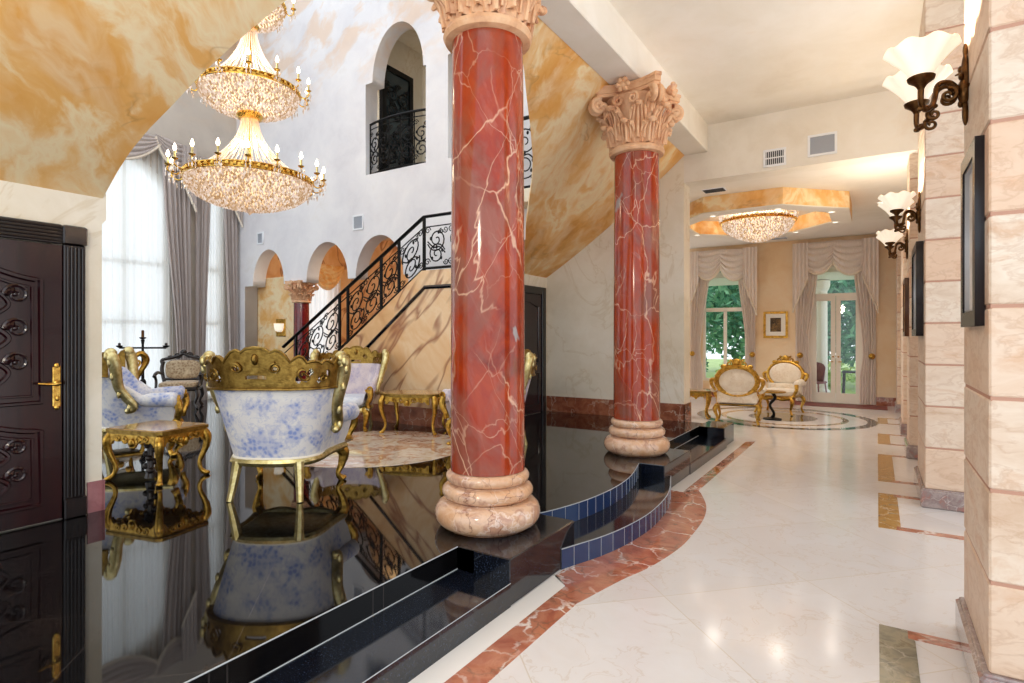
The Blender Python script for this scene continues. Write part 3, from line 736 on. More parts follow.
# ------------------------------------------------------------------ columns
def corinthian(n_seg=40, s=1.0):
    """capital mesh: neck at z=0 (r .27), abacus top at z=.72"""
    mb = MB()
    mb.lathe([(.262,-.03),(.30,-.02),(.315,.01),(.305,.04),(.275,.055),(.262,.07),(.262,.1),(.265,.3),(.285,.45),(.33,.55),(.36,.585),(.3,.6)], n_seg)
    # abacus with concave sides
    ab = []
    for q in range(4):
        a0 = R(45+90*q); c0 = Vector((.56*cos(a0), .56*sin(a0))); a1 = R(135+90*q); c1 = Vector((.56*cos(a1), .56*sin(a1)))
        tx = (c1-c0).normalized(); nrm = Vector((tx.y,-tx.x))
        if nrm.dot((c0+c1)/2) < 0: nrm = -nrm
        A, B = c0+tx*.05, c1-tx*.05
        for i in range(9):
            t = i/8; p = A.lerp(B,t) - nrm*(.10*4*t*(1-t)); ab.append((p.x,p.y))
    for z0, z1, k_ in ((.60,.635,.94),(.635,.69,1.0),(.69,.72,1.03)):
        mb.prism([(a*k_,b*k_) for a,b in ab], flat, z0, z1)
    # acanthus leaves
    def leafm(az, z0, hgt, w, r0, out, sg=1):
        ca, sa = cos(az), sin(az)
        def fn(u, v):
            x = (u-.5)*2
            lob = 1 - .16*abs(sin(v*PI*3.5))
            ww = w*(1.0-.25*v)*(sin(PI*(.18+.82*min(v*.93+.02,1)))**.5 if v < .95 else .35)*lob
            curl = max(0,(v-.62)/.38)
            rr = r0 + .03 + .05*v + out*curl**1.2 + .02*cos(x*PI*2.5)*(1-curl*.5) - .05*x*x
            z = z0 + hgt*(v if v < .8 else .8+.2*sin((v-.8)/.2*PI*.9)*.55 - .25*max(0,(v-.9)))
            y = x*ww
            return (ca*rr-sa*y, sa*rr+ca*y, z)
        mb.grid(10, 12, fn)
        mb.tube([(ca*(r0+.055+.05*v+ (out*max(0,(v-.62)/.38)**1.2)), sa*(r0+.055+.05*v+(out*max(0,(v-.62)/.38)**1.2)), z0+hgt*min(v,.88)) for v in [i/9 for i in range(9)]], [.018,.008], 6)
        tip = r0+.05+out
        mb.ell((ca*tip, sa*tip, z0+hgt*.84), .045, .045, .03, 8, 6)
        for sx in (-1,1):
            q_ = Vector((ca*(r0+.045)-sa*w*.75*sx, sa*(r0+.045)+ca*w*.75*sx, z0+hgt*.45)); e_ = Vector((ca*(tip-.03)-sa*w*.62*sx, sa*(tip-.03)+ca*w*.62*sx, z0+hgt*.72))
            mb.tube(catmull([q_, q_.lerp(e_,.6)+Vector((0,0,.03)), e_, e_-Vector((-ca*.02,-sa*.02,.025))],4), [.012,.026,.024,.010], 6, flat=.7)
            mb.tube(catmull([(ca*(r0+.04)-sa*w*.35*sx, sa*(r0+.04)+ca*w*.35*sx, z0+hgt*.15),(ca*(r0+.06)-sa*w*.42*sx, sa*(r0+.06)+ca*w*.42*sx, z0+hgt*.5),(ca*(tip-.02)-sa*w*.3*sx, sa*(tip-.02)+ca*w*.3*sx, z0+hgt*.8)],4), [.010,.012,.008], 5)
    for q in range(8): leafm(R(45*q), .06, .25, .115, .255, .09)
    for q in range(8): leafm(R(45*q+22.5), .10, .40, .115, .265, .11)
    # corner volutes and inner helices
    for q in range(4):
        a = R(45+90*q); ax = Vector((cos(a),sin(a),0))
        stem = catmull([ax*.28+Vector((0,0,.26)), ax*.33+Vector((0,0,.42)), ax*.43+Vector((0,0,.54))], 6)
        mb.tube(stem, [.03,.035,.03], 8)
        for off in (-.035,.035):
            sd = Vector((-ax.y,ax.x,0))*off
            mb.tube(spiral(ax*.475+Vector((0,0,.50))+sd, .085, .012, R(110), -1.75, 34, ax, (0,0,1)), [.03,.026,.02], 8)
        mb.ell(ax*.475+Vector((0,0,.50)), .04)
        leafm(a, .36, .20, .09, .32, .10)
        b = R(90*q); bx = Vector((cos(b),sin(b),0)); sdv = Vector((-bx.y,bx.x,0))
        for sg in (-1,1):
            mb.tube(spiral(bx*.345+sdv*(.085*sg)+Vector((0,0,.52)), .06, .01, PI/2, -1.5*sg, 26, sdv, (0,0,1)), [.02,.016,.012], 7)
        # rosette on the abacus
        mb.ell(bx*.40+Vector((0,0,.65)), .055, .055, .055, 10, 7)
        for k_ in range(6):
            an = k_*PI/3
            mb.ell(bx*.43+sdv*(.055*cos(an))+Vector((0,0,.65+.055*sin(an))), .03,.03,.03, 8, 5)
    return mb
def column(loc, label, hsh=3.02, sc=1.0, mat='column_red', rz=0.0, seed=0):
    t = thing('column', label, 'column', loc, rz, sc=sc)
    b = MB()
    def tor(rc, zc, a, bb, n=10): return [(rc+a*cos(R(-90+180*i/n)), zc+bb*sin(R(-90+180*i/n))) for i in range(n+1)]
    prof = [(.30,0)] + tor(.285,.095,.088,.092) + [(.285,.19)] + tor(.262,.245,.06,.052) + [(.262,.30)] + tor(.25,.345,.045,.042) + [(.255,.39),(.25,.40)]
    b.lathe(prof, 56); b.build('base', M['column_base'], t, 50)
    n = 24
    sh = [(.262-.012*(i/n)**2, .39+hsh*i/n) for i in range(n+1)]
    MB().lathe(sh, 56).build('shaft', M[mat], t, 50)
    cp = corinthian(); cp.build('capital', M['capital'], t, 40, loc=(0,0,.39+hsh))
    return t
col1 = column((-2.33,3.35,P+.002), 'near red marble column on the front black pedestal')
column((-2.33,6.34,P+.002), 'second red marble column on the black pedestal beyond the curved steps', rz=R(90))
c3 = column((-9.95,7.63,P), 'small deep red column supporting the arches of the great room', hsh=3.02*1.0, mat='column_dark', sc=.595)

# wall plates, vents, pictures ---------------------------------------------
def vent(loc, rz, w, h, label, dark, group=None):
    t = thing('air_vent', label, 'air vent', loc, rz, group)
    MB().box(-w/2,-.006,-h/2,w/2,.0,h/2).build('back_plate', M['vent_dark'] if dark else M['vent'], t, 0)
    plate(rectp(-w/2-.03,-h/2-.03,w/2+.03,h/2+.03), [rectp(-w/2,-h/2,w/2,h/2)], -.02, 0, XZ(0), 'frame', M['vent_white'], t)
    s = MB(); n = 9
    if dark:
        for i in range(n): s.box(-w/2+w*(i+.35)/n,-.014,-h/2,-w/2+w*(i+.6)/n,-.004,h/2)
        s.box(-w/2,-.016,-.008,w/2,-.004,.008)
    else:
        for i in range(14): s.box(-w/2,-.012,-h/2+h*(i+.2)/14,w/2,-.004,-h/2+h*(i+.75)/14)
    s.build('louver', M['vent_white'] if dark else M['vent'], t, 0)
    return t
vent((-1.245,9.03,4.185),0,.24,.19,'small white vent with dark slots above the opening',True)
vent((-.64,9.03,4.265),0,.30,.24,'larger grey vent right of the slotted one',False)
vent((-11.13,YB,3.71),0,.15,.20,'small grey vent above the leftmost arch',False)
vent((-8.14,YB,3.73),0,.22,.22,'small grey vent above the middle of the arches',False)
def cvent(x, y, w, d, label, dark):
    t = thing('air_vent', label, 'air vent', (x,y,4.01))
    MB().box(-w/2,-d/2,-.012,w/2,d/2,0).build('frame', M['vent_white'], t, 0)
    s = MB()
    for i in range(8): s.box(-w/2+.02,-d/2+d*(i+.2)/8,-.02,w/2-.02,-d/2+d*(i+.7)/8,-.01)
    s.build('louver', M['vent_dark'] if dark else M['vent'], t, 0)
cvent(-2.25,9.72,.36,.22,'white ceiling vent just inside the far room opening',True)
cvent(-1.75,14.0,.5,.5,'grey ceiling vent behind the far chandelier',False)
cvent(-2.05,15.3,.45,.25,'small grey ceiling vent near the far curtains',False)
def picture(loc, rz, w, h, label, mf, ma, fw=.06, mat_w=.0, dep=.05):
    """hangs on a wall; local y = 0 is the wall, front faces -y"""
    t = thing('framed_picture', label, 'picture', loc, rz)
    plate(rectp(-w/2,-h/2,w/2,h/2), [rectp(-w/2+fw,-h/2+fw,w/2-fw,h/2-fw)], -dep, 0, XZ(0), 'frame', mf, t)
    plate(rectp(-w/2+fw*.8,-h/2+fw*.8,w/2-fw*.8,h/2-fw*.8), [rectp(-w/2+fw*1.15,-h/2+fw*1.15,w/2-fw*1.15,h/2-fw*1.15)], -dep*.75, -.004, XZ(0), 'inner_frame', M['silver_frame'] if mf is M['dark_frame'] else M['gold'], t)
    if mat_w:
        plate(rectp(-w/2+fw,-h/2+fw,w/2-fw,h/2-fw), [rectp(-w/2+fw+mat_w,-h/2+fw+mat_w,w/2-fw-mat_w,h/2-fw-mat_w)], -.016, -.008, XZ(0), 'mat', M['paper'], t)
    MB().box(-w/2+fw,-.008,-h/2+fw,w/2-fw,-.001,h/2-fw).build('artwork', ma, t, 0)
    return t
# rz -90: the front (-y) turns to face -x
picture((.40,3.50,2.07),R(-90),.50,.84,'black framed picture below the near bronze sconce',M['dark_frame'],M['art_pale'],.07,dep=.035)
picture((.38,7.25,2.07),R(-90),.85,.92,'black framed picture on the second stone pier',M['dark_frame'],M['art_pale'],.07,dep=.06)
picture((.36,9.56,2.0),R(-90),.60,.78,'brown framed picture on the third pier',M['brown_frame'],M['art_dark'],.06,dep=.05)
picture((-2.17,YF,1.91),0,.57,.67,'small gilt framed print with white mat between the far curtains',M['gold'],M['art_dark'],.05,.11,.03)

# bronze sconces -----------------------------------------------------------
def sconce(loc, label, s=1.0):
    """plate against a wall facing -x; local x=0 is the wall"""
    t = thing('wall_sconce', label, 'wall lamp', loc, 0, sc=s)
    p = MB()
    p.ell((-.012,0,.05), .02,.028,.13, 10, 10).ell((-.018,0,-.02), .03,.035,.07, 10, 8).ell((-.012,0,-.13), .015,.018,.07, 8, 8).ell((-.012,0,.19),.012,.014,.04,8,6)
    for q in range(5): p.ell((-.03,.012*(-1)**q,.10-.045*q), .014,.018,.02, 8, 5)
    p.tube([(-.02,0,.08),(-.055,.0,.07)], [.009,.004], 6)
    p.build('back_plate', M['bronze'], t)
    for sg in (-1,1):
        a = MB(); y1 = .19*sg
        a.tube(catmull([(-.03,0,-.03),(-.08,.02*sg,.03),(-.13,.05*sg,.02),(-.145,.08*sg,-.05),(-.16,.11*sg,-.10),(-.19,.15*sg,-.13),(-.21,y1,-.10),(-.21,y1,-.02)],6), [.018,.014,.013,.014,.013,.015], 8)
        a.tube(spiral((-.085,.03*sg,-.035), .04, .008, R(90), 1.3, 22, (-1,0,0), (0,0,1)), [.012,.007], 6)
        a.tube(spiral((-.15,.085*sg,-.14), .03, .006, R(30), -1.2, 18, (-1,0,0), (0,0,1)), [.010,.006], 6)
        for q in range(4): a.ell((-.15-.02*q,(.09+.03*q)*sg,-.10-.01*q), .018,.01,.014, 7, 5)
        arm = a.build('arm', M['bronze'], t)
        MB().lathe([(.012,-.03),(.022,-.01),(.03,0),(.058,.02),(.062,.035),(.05,.04)], 20, (-.21,y1,-.01)).build('cup', M['bronze'], arm)
        def fn(u, v):
            an = 2*PI*u; fl = v**1.25
            r = .045 + .115*fl*(1+.04*fl*cos(8*an)) ; z = .02 + .16*v - .012*v*v*(cos(8*an)+.6)
            return (-.21+r*cos(an), y1+r*sin(an), z)
        def fi(u, v): x, y, z = fn(u, 1-v); return (-.21+(x+.21)*.94, y1+(y-y1)*.94, z+.004)
        MB().grid(64, 10, fn, cu=True).grid(64, 10, fi, cu=True).build('shade', M['shade'], arm)
        L = bpy.data.lights.new('sconce_light','POINT'); L.energy = 26*s; L.color = (1,.9,.74); L.shadow_soft_size = .03
        lo = bpy.data.objects.new('sconce_light', L); C.objects.link(lo); lo.location = (loc[0]-.21*s, loc[1]+y1*s, loc[2]+.12*s)
    return t
sconce((.40,3.79,2.90), 'nearest bronze double sconce with frosted shades on right pier', 1.0)
sconce((.38,7.25,2.87), 'second bronze double sconce, on the middle stone pier', 1.0)
sconce((.36,9.55,2.86), 'farthest bronze double sconce, on the third pier', 1.0)
# ------------------------------------------------------------------ chandelier of the great room
def bead(mb, c, r, h, ang=None):
    x, y, z = c; a = random.uniform(0,PI/2) if ang is None else ang; j = random.uniform(.75,1.25); r, h = r*j, h*j
    p, q = r*cos(a), r*sin(a)
    mb.add([(x+p,y+q,z),(x-q,y+p,z),(x-p,y-q,z),(x+q,y-p,z),(x,y,z+h),(x,y,z-h)], [(0,1,4),(1,2,4),(2,3,4),(3,0,4),(1,0,5),(2,1,5),(3,2,5),(0,3,5)])
def crystal_bowl(mb, core, R0, rt, z0, z1, rows, rb, pw=.55):
    """beaded bowl from rim radius R0 at z1 down to rt at z0"""
    prof = []
    for j in range(rows+1):
        t = j/rows; r = lerp(rt, R0, sin(t*PI/2)**.9) if t else rt; z = lerp(z0, z1, 1-cos(t*PI/2)) if pw is None else lerp(z0, z1, t**(1/pw))
        prof.append((r,z))
    for j, (r, z) in enumerate(prof):
        n = max(5, int(2*PI*r/(rb*2.1)))
        for i in range(n):
            a = 2*PI*(i+random.random()*.9)/n; rj = r+random.uniform(-.3,.3)*rb
            bead(mb, (rj*cos(a), rj*sin(a), z+random.uniform(-.4,.4)*rb), rb, rb*1.35)
    core.lathe([(max(r-.04,.005), z+.03) for r,z in prof], 40, (0,0,0), False)
def strands(mb, Rb, zb, Rt, zt, n, pw=2.0, rb=.012):
    for i in range(n):
        a = 2*PI*i/n; k_ = 16
        pts = []
        for j in range(k_+1):
            t = j/k_; r = Rt+(Rb-Rt)*(1-t)**pw; pts.append((r*cos(a), r*sin(a), lerp(zb,zt,t)))
        mb.tube(pts, [rb*1.15,rb*.8], 5)
def candle_ring(t, n, R0, z, a0=0, s=1.0, reach=.16):
    for i in range(n):
        a = a0+2*PI*i/n; ca, sa = cos(a), sin(a)
        arm = MB().tube(catmull([(R0*ca,R0*sa,z),((R0+reach*.45)*ca,(R0+reach*.45)*sa,z-.05*s),((R0+reach)*ca,(R0+reach)*sa,z-.01*s),((R0+reach)*ca,(R0+reach)*sa,z+.05*s)],5), .010*s, 6)
        arm.lathe([(.008*s,.04*s),(.035*s,.055*s),(.04*s,.065*s),(.015*s,.07*s)], 10, ((R0+reach)*ca,(R0+reach)*sa,z))
        ao = arm.build('arm', M['gold_bright'], t)
        MB().lathe([(.013*s,.06*s),(.013*s,.15*s)], 8, ((R0+reach)*ca,(R0+reach)*sa,z)).build('candle', M['gold_pale'], ao)
        MB().lathe([(.008*s,.15*s),(.022*s,.175*s),(.02*s,.20*s),(.003*s,.245*s)], 8, ((R0+reach)*ca,(R0+reach)*sa,z)).build('bulb', M['bulb'], ao)
        d = MB()
        for q in range(4):
            b = a+R(90*q+45); bead(d, ((R0+reach)*ca+.035*s*cos(b),(R0+reach)*sa+.035*s*sin(b),z+.0*s), .012*s, .03*s); bead(d, ((R0+reach)*ca+.035*s*cos(b),(R0+reach)*sa+.035*s*sin(b),z-.06*s), .010*s, .035*s)
        bead(d, ((R0+reach*.6)*ca,(R0+reach*.6)*sa,z-.12*s), .014*s, .05*s)
        d.build('crystal_drop', M['crystal'], ao)
def gold_rim(mb, r, z, h, n):
    mb.tube([(r*cos(2*PI*i/64), r*sin(2*PI*i/64), z-h/2) for i in range(64)], .012, 6, True)
    mb.tube([(r*cos(2*PI*i/64), r*sin(2*PI*i/64), z+h/2) for i in range(64)], .012, 6, True)
    mb.lathe([(r-.01,-h/2),(r-.01,h/2)], 64, (0,0,z), False)
    for i in range(n):
        a = 2*PI*i/n; mb.ell((r*cos(a),r*sin(a),z), h*.42,h*.42,h*.5, 8, 6)
CH = (-6.997,4.558)
ch = thing('chandelier', 'huge three tier crystal and gold chandelier hanging in the great room', 'chandelier', (CH[0],CH[1],3.27))
def tier(bowls, rim, strand, necks):
    cr = MB(); co = MB()
    for q in bowls: crystal_bowl(cr, co, *q)
    bo = cr.build('crystal_bowl', M['crystal_lit'], ch, 0); co.build('lamp_diffuser', M['lamp_core'], bo)
    s_ = MB(); strands(s_, *strand); s_.build('bead_strand', M['crystal'], ch)
    g = MB(); gold_rim(g, *rim); g.build('gilt_rim', M['gold_bright'], ch)
    for q in necks: MB().lathe(q, 24).build('gilt_collar', M['gold_bright'], ch)
tier([(.76,.05,.02,.36,30,.0165,.66)], (.78,.40,.065,56), (.70,.42,.10,1.22,36,2.0,.0095), [[(.04,1.18),(.14,1.20),(.17,1.24),(.15,1.28),(.10,1.30)]])
tier([(.60,.13,1.28,1.54,22,.016,.62)], (.62,1.58,.055,44), (.56,1.60,.08,2.42,30,2.0,.009), [[(.03,2.38),(.10,2.40),(.12,2.43),(.08,2.47)]])
tier([(.42,.10,2.46,2.70,14,.016,.62)], (.44,2.73,.05,32), (.40,2.75,.06,3.3,22,2.0,.009), [[(.03,3.26),(.09,3.28),(.09,3.34),(.02,3.4)]])
MB().lathe([(.003,-.06),(.05,-.01),(.06,.03),(.03,.05)], 14).build('finial', M['crystal'], ch)
MB().tube([(0,0,.6),(0,0,5.2)], .02, 8).build('stem', M['gold_bright'], ch)
candle_ring(ch, 18, .78, .40, .1, 1.0, .15)
candle_ring(ch, 14, .62, 1.58, .3, .95, .12)
candle_ring(ch, 8, .44, 2.73, .2, .9, .10)
def point(name, loc, e, col=(1,.80,.55), r=.15):
    L = bpy.data.lights.new(name,'POINT'); L.energy = e; L.color = col; L.shadow_soft_size = r
    o = bpy.data.objects.new(name, L); C.objects.link(o); o.location = loc; return o
for dz, e in ((.8,24),(1.95,20),(3.1,16)):
    l = point('chandelier_light', (0,0,dz), e); l.parent = ch
# far chandelier: shallow crystal basket against the ceiling
fc = thing('chandelier', 'shallow crystal basket chandelier inside the octagonal far ceiling ring', 'chandelier', (-1.9,11.62,3.40))
g = MB(); cr = MB(); co = MB()
crystal_bowl(cr, co, .62, .04, 0, .34, 24, .017, .85)
for k_ in range(3):
    for i in range(90):
        a = 2*PI*(i+.5*(k_%2))/90; bead(cr, (.67*cos(a),.67*sin(a),.40+.045*k_), .022, .028)
gold_rim(g, .66, .37, .04, 60); gold_rim(g, .66, .54, .03, 60); g.tube([(0,0,.3),(0,0,.61)], .02, 8)
cr.build('crystal_bowl', M['crystal_lit'], fc, 0); co.build('lamp_diffuser', M['lamp_core'], fc); g.build('gilt_rim', M['gold_bright'], fc)
l = point('chandelier_light', (0,0,.46), 60); l.parent = fc
# recessed lamps
def downlight(x, y, z, label, e=0):
    t = thing('ceiling_downlight', label, 'ceiling light', (x,y,z))
    MB().lathe([(.045,-.004),(.075,-.006),(.08,0)], 20, cap=False).build('trim_ring', M['white_paint'], t)
    MB().lathe([(.0005,-.003),(.05,-.003)], 20, cap=False).build('lamp', M['downlight'], t)
    return t
rr = 1.355
names = ['left side towards the front','front left','front right','right side towards the front','right side towards the rear','rear right','rear left','left side towards the rear']
for i, nm in enumerate(names):
    a = R(-157.5+45*i); downlight(-1.9+rr*cos(a), 11.62+rr*sin(a), 3.715, 'small recessed lamp in the octagonal ring, %s' % nm)
downlight(.05, 12.2, 4.005, 'small recessed lamp in the flat far ceiling right of the ring')
downlight(-9.0, 8.6, 4.095, 'small recessed lamp behind the middle arch of the great room')

# ------------------------------------------------------------------ tub armchair with gilt crest
def Upath(t, A, B):
    """t -1..1 runs from left arm front round the back to right arm front"""
    L = .5
    if abs(t) <= .62:
        a = t/.62*PI/2; return (A*math.copysign(abs(sin(a))**.75,a), -B*abs(cos(a))**.75 + .02)
    q = (abs(t)-.62)/.38; return (math.copysign(A+.05*q*q,t), .02 + q*.40)
def htop(t):
    t = abs(t); return lerp(.94, .63, sm(.46,.72,t))
def armchair_mesh(fab_out, fab_in):
    t = thing('armchair', '', 'armchair')
    def outer(u, h):
        tt = u*2-1; top = htop(tt); z = lerp(.33, top, h); fl = .17*(z-.33)/.61
        x, y = Upath(tt, .36+fl*.95, .33+fl*.8); return x, y, z
    def shell(u, v):
        tt = u*2-1
        if v <= .5: return outer(u, v/.5)
        if v <= .62:
            k_ = (v-.5)/.12; x, y, z = outer(u, 1); x2, y2, z2 = inner(u, 1)
            return (lerp(x,x2,k_), lerp(y,y2,k_), z+.03*sin(PI*k_))
        return inner(u, 1-(v-.62)/.38)
    def inner(u, h):
        tt = u*2-1; top = htop(tt); z = lerp(.40, top, h); fl = .17*(z-.33)/.61
        x, y = Upath(tt, .36+fl*.95-.085, .33+fl*.8-.085); return x, y, z
    # outside and inside upholstery
    MB().grid(64, 14, lambda u,v: outer(u,v)).build('outer_back', fab_out, t, 60)
    def rest(u, v): return shell(u, .5+.5*v)
    MB().grid(64, 14, rest).build('inner_back', fab_in, t, 60)
    # arms: padded rolls over the shell's arm tops
    for sg in (-1,1):
        def pt(q, dz=0):
            x, y, z = outer((sg*q+1)/2, 1); return (x-.03*sg, y, z+.005+dz)
        pts = [pt(.60+.4*i/10) for i in range(11)]
        rl = MB().tube(pts, [.03,.06,.075,.08,.08], 14)
        e = pts[-1]; rl.ell((e[0],e[1],e[2]), .088,.05,.085, 14, 8)
        a_ = rl.build('arm_pad', fab_in, t, 60)
        gd = MB().tube(catmull([(e[0]+.005*sg,e[1]+.03,e[2]-.02),(e[0]+.015*sg,e[1]+.055,e[2]-.12),(e[0]-.03*sg,e[1]+.03,e[2]-.22),(e[0]-.02*sg,e[1]+.01,.36)],6), [.05,.04,.035,.045], 8)
        gd.tube(spiral((e[0],e[1]+.05,e[2]-.01), .055, .01, 0, 1.5*sg, 22), [.018,.012], 6)
        gd.build('arm_post', M['gold'], t)
    # seat
    MB().ell((0,.06,.42), .36,.36,.09, 28, 10, .55).build('seat_cushion', M['seat_silk'], t, 60)
    # gilt frame under the shell
    rail = MB()
    rp = [outer(i/48, -.035) for i in range(49)]
    rail.tube(rp, [.036]*49, 8)
    fpts = [(lerp(-.36,.36,i/16), .37+.03*sin(PI*i/16), .315-.025*sin(PI*i/8)**2) for i in range(17)]
    rail.tube(fpts, [.035,.045,.05,.045,.035], 8)
    rail.bbox(-.33,-.26,.285,.33,.36,.33,.02)
    rail.build('seat_rail', M['gold_pale'], t)
    MB().tube([outer(i/48, .012) for i in range(49)], .014, 8).build('piping', M['piping'], t)
    for sg in (-1,1):
        MB().tube(catmull([(.25*sg,-.26,.31),(.262*sg,-.28,.2),(.275*sg,-.305,.08),(.285*sg,-.325,0)],5), [.044,.037,.03,.027], 8).build('rear_leg', M['gold_pale'], t)
        fl = MB().tube(catmull([(.35*sg,.36,.33),(.40*sg,.41,.26),(.385*sg,.40,.15),(.36*sg,.375,.07),(.385*sg,.41,.012)],6), [.05,.055,.035,.022,.034], 8)
        fl.ell((.40*sg,.42,.26), .045,.04,.05, 10, 7).ell((.39*sg,.42,.022), .036,.04,.022, 10, 6)
        fl.build('front_leg', M['gold'], t)
    # pierced crest
    def crest_h(q):
        q = abs(q)/.50
        h = .14 + .125*math.exp(-(q/.26)**4) + .055*math.exp(-((q-.42)/.13)**2) + .03*math.exp(-((q-.72)/.10)**2) + .05*sm(.82,1.0,q)
        return h + .038*abs(cos(q*PI*5))**.7
    def cfn(u, v, k_):
        q = (u-.5)*2*.50
        top = crest_h(q); x, y, z = outer((q+1)/2, 1); x2, y2, z2 = outer((q+1.004)/2, 1)
        n = Vector((y2-y, x-x2)); n.normalize()
        hh = -.035 + v*(top+.035)
        return (x+n.x*(k_+.015+hh*.10), y+n.y*(k_+.015+hh*.10), htop(0)*.0+lerp(z,.94,.75)+hh)
    holes = []
    for sg in (-1,1):
        holes += [(.5+sg*.235,.45,.030,.16),(.5+sg*.275,.60,.018,.10),(.5+sg*.20,.32,.016,.10),(.5+sg*.34,.34,.018,.11),(.5+sg*.075,.52,.014,.07),(.5+sg*.41,.55,.014,.12)]
    holes += [(.5,.30,.03,.04)]
    def mask(u, v): return not any(((u-a)/c)**2+((v-b)/d)**2 < 1.5 for a,b,c,d in holes)
    cr = MB().fret(150, 26, cfn, mask, .026).build('crest', M['gold_olive'], t, 35)
    rel = MB()
    def on(u, v, k_=.024): return Vector(cfn(u, v, k_))
    for sd in (-.028,.028):
        for sg in (-1,1):
            for (cu_,cv_,r_,tn) in ((.235,.45,.045,1.3),(.075,.55,.03,1.2),(.36,.40,.03,-1.2)):
                pts = []
                for i in range(20):
                    a = R(90)+2*PI*tn*i/19*sg; rr_ = r_*(1-.7*i/19)
                    pts.append(on(.5+sg*cu_+rr_*cos(a), cv_+rr_*4.2*sin(a), sd))
                rel.tube(pts, [.011,.006], 6)
        rel.tube([on(i/40, .985, sd*.4) for i in range(41)], .013, 6)
        rel.tube([on(i/40, .03, sd*.6) for i in range(41)], .012, 6)
    rel.ell(on(.5,.72,0), .03,.04,.05, 10, 7)
    rel.build('crest_carving', M['gold_olive'], cr)
    # scrolled ends of the crest running down to the arms
    for sg in (-1,1):
        top = on(.5+sg*.5, .9, 0)
        mid = Vector(outer((sg*.58+1)/2, .9)); low = Vector(outer((sg*.66+1)/2, .80))
        o_ = Vector((sg*.03,-.015,0))
        pth = catmull([top, top+Vector((sg*.035,.04,-.03)), top+Vector((sg*.025,.07,-.14)), mid+o_+Vector((0,0,.02)), low+o_+Vector((0,0,-.02)), low+o_+Vector((0,-.05,-.07))], 7)
        sc = MB().tube(pth, [.04,.068,.062,.052,.052,.036], 12, flat=.8)
        sc.ell(top+Vector((sg*.02,.03,.01)), .05,.06,.06, 12, 8)
        for q in range(5): sc.ell(Vector(pth[5+6*q])+Vector((sg*.03,-.035,0)), .022,.02,.045, 8, 5)
        sc.ell(pth[-1], .035,.03,.035, 8, 6)
        sc.build('crest_scroll', M['gold_pale'], t)
    return t
GA = 'gilt crested armchairs of the great room'
main = armchair_mesh(M['blue_floral'], M['blue_floral'])
main['label'] = 'blue floral armchair with gilt crest, seen from behind in the foreground'; main['group'] = GA
main.location = (-4.30,3.10,P); main.rotation_euler = (0,0,R(31)); main.scale = (1.0,1.0,1.0)
A2 = armchair_mesh(M['mauve_silk'], M['mauve_silk'])
A2['label'] = 'mauve silk armchair with gilt crest in front of the marbled stair wall'; A2['group'] = GA
A2.location = (-6.52,5.80,P); A2.rotation_euler = (0,0,R(212)); A2.scale = (.93,.93,.95)
dup(main, 'blue floral armchair in side view behind the small gilt table', (-7.12,3.22,P), R(-32), GA)
dup(A2, 'mauve silk armchair almost hidden behind the near column', (-3.96,5.80,P), R(165), GA)

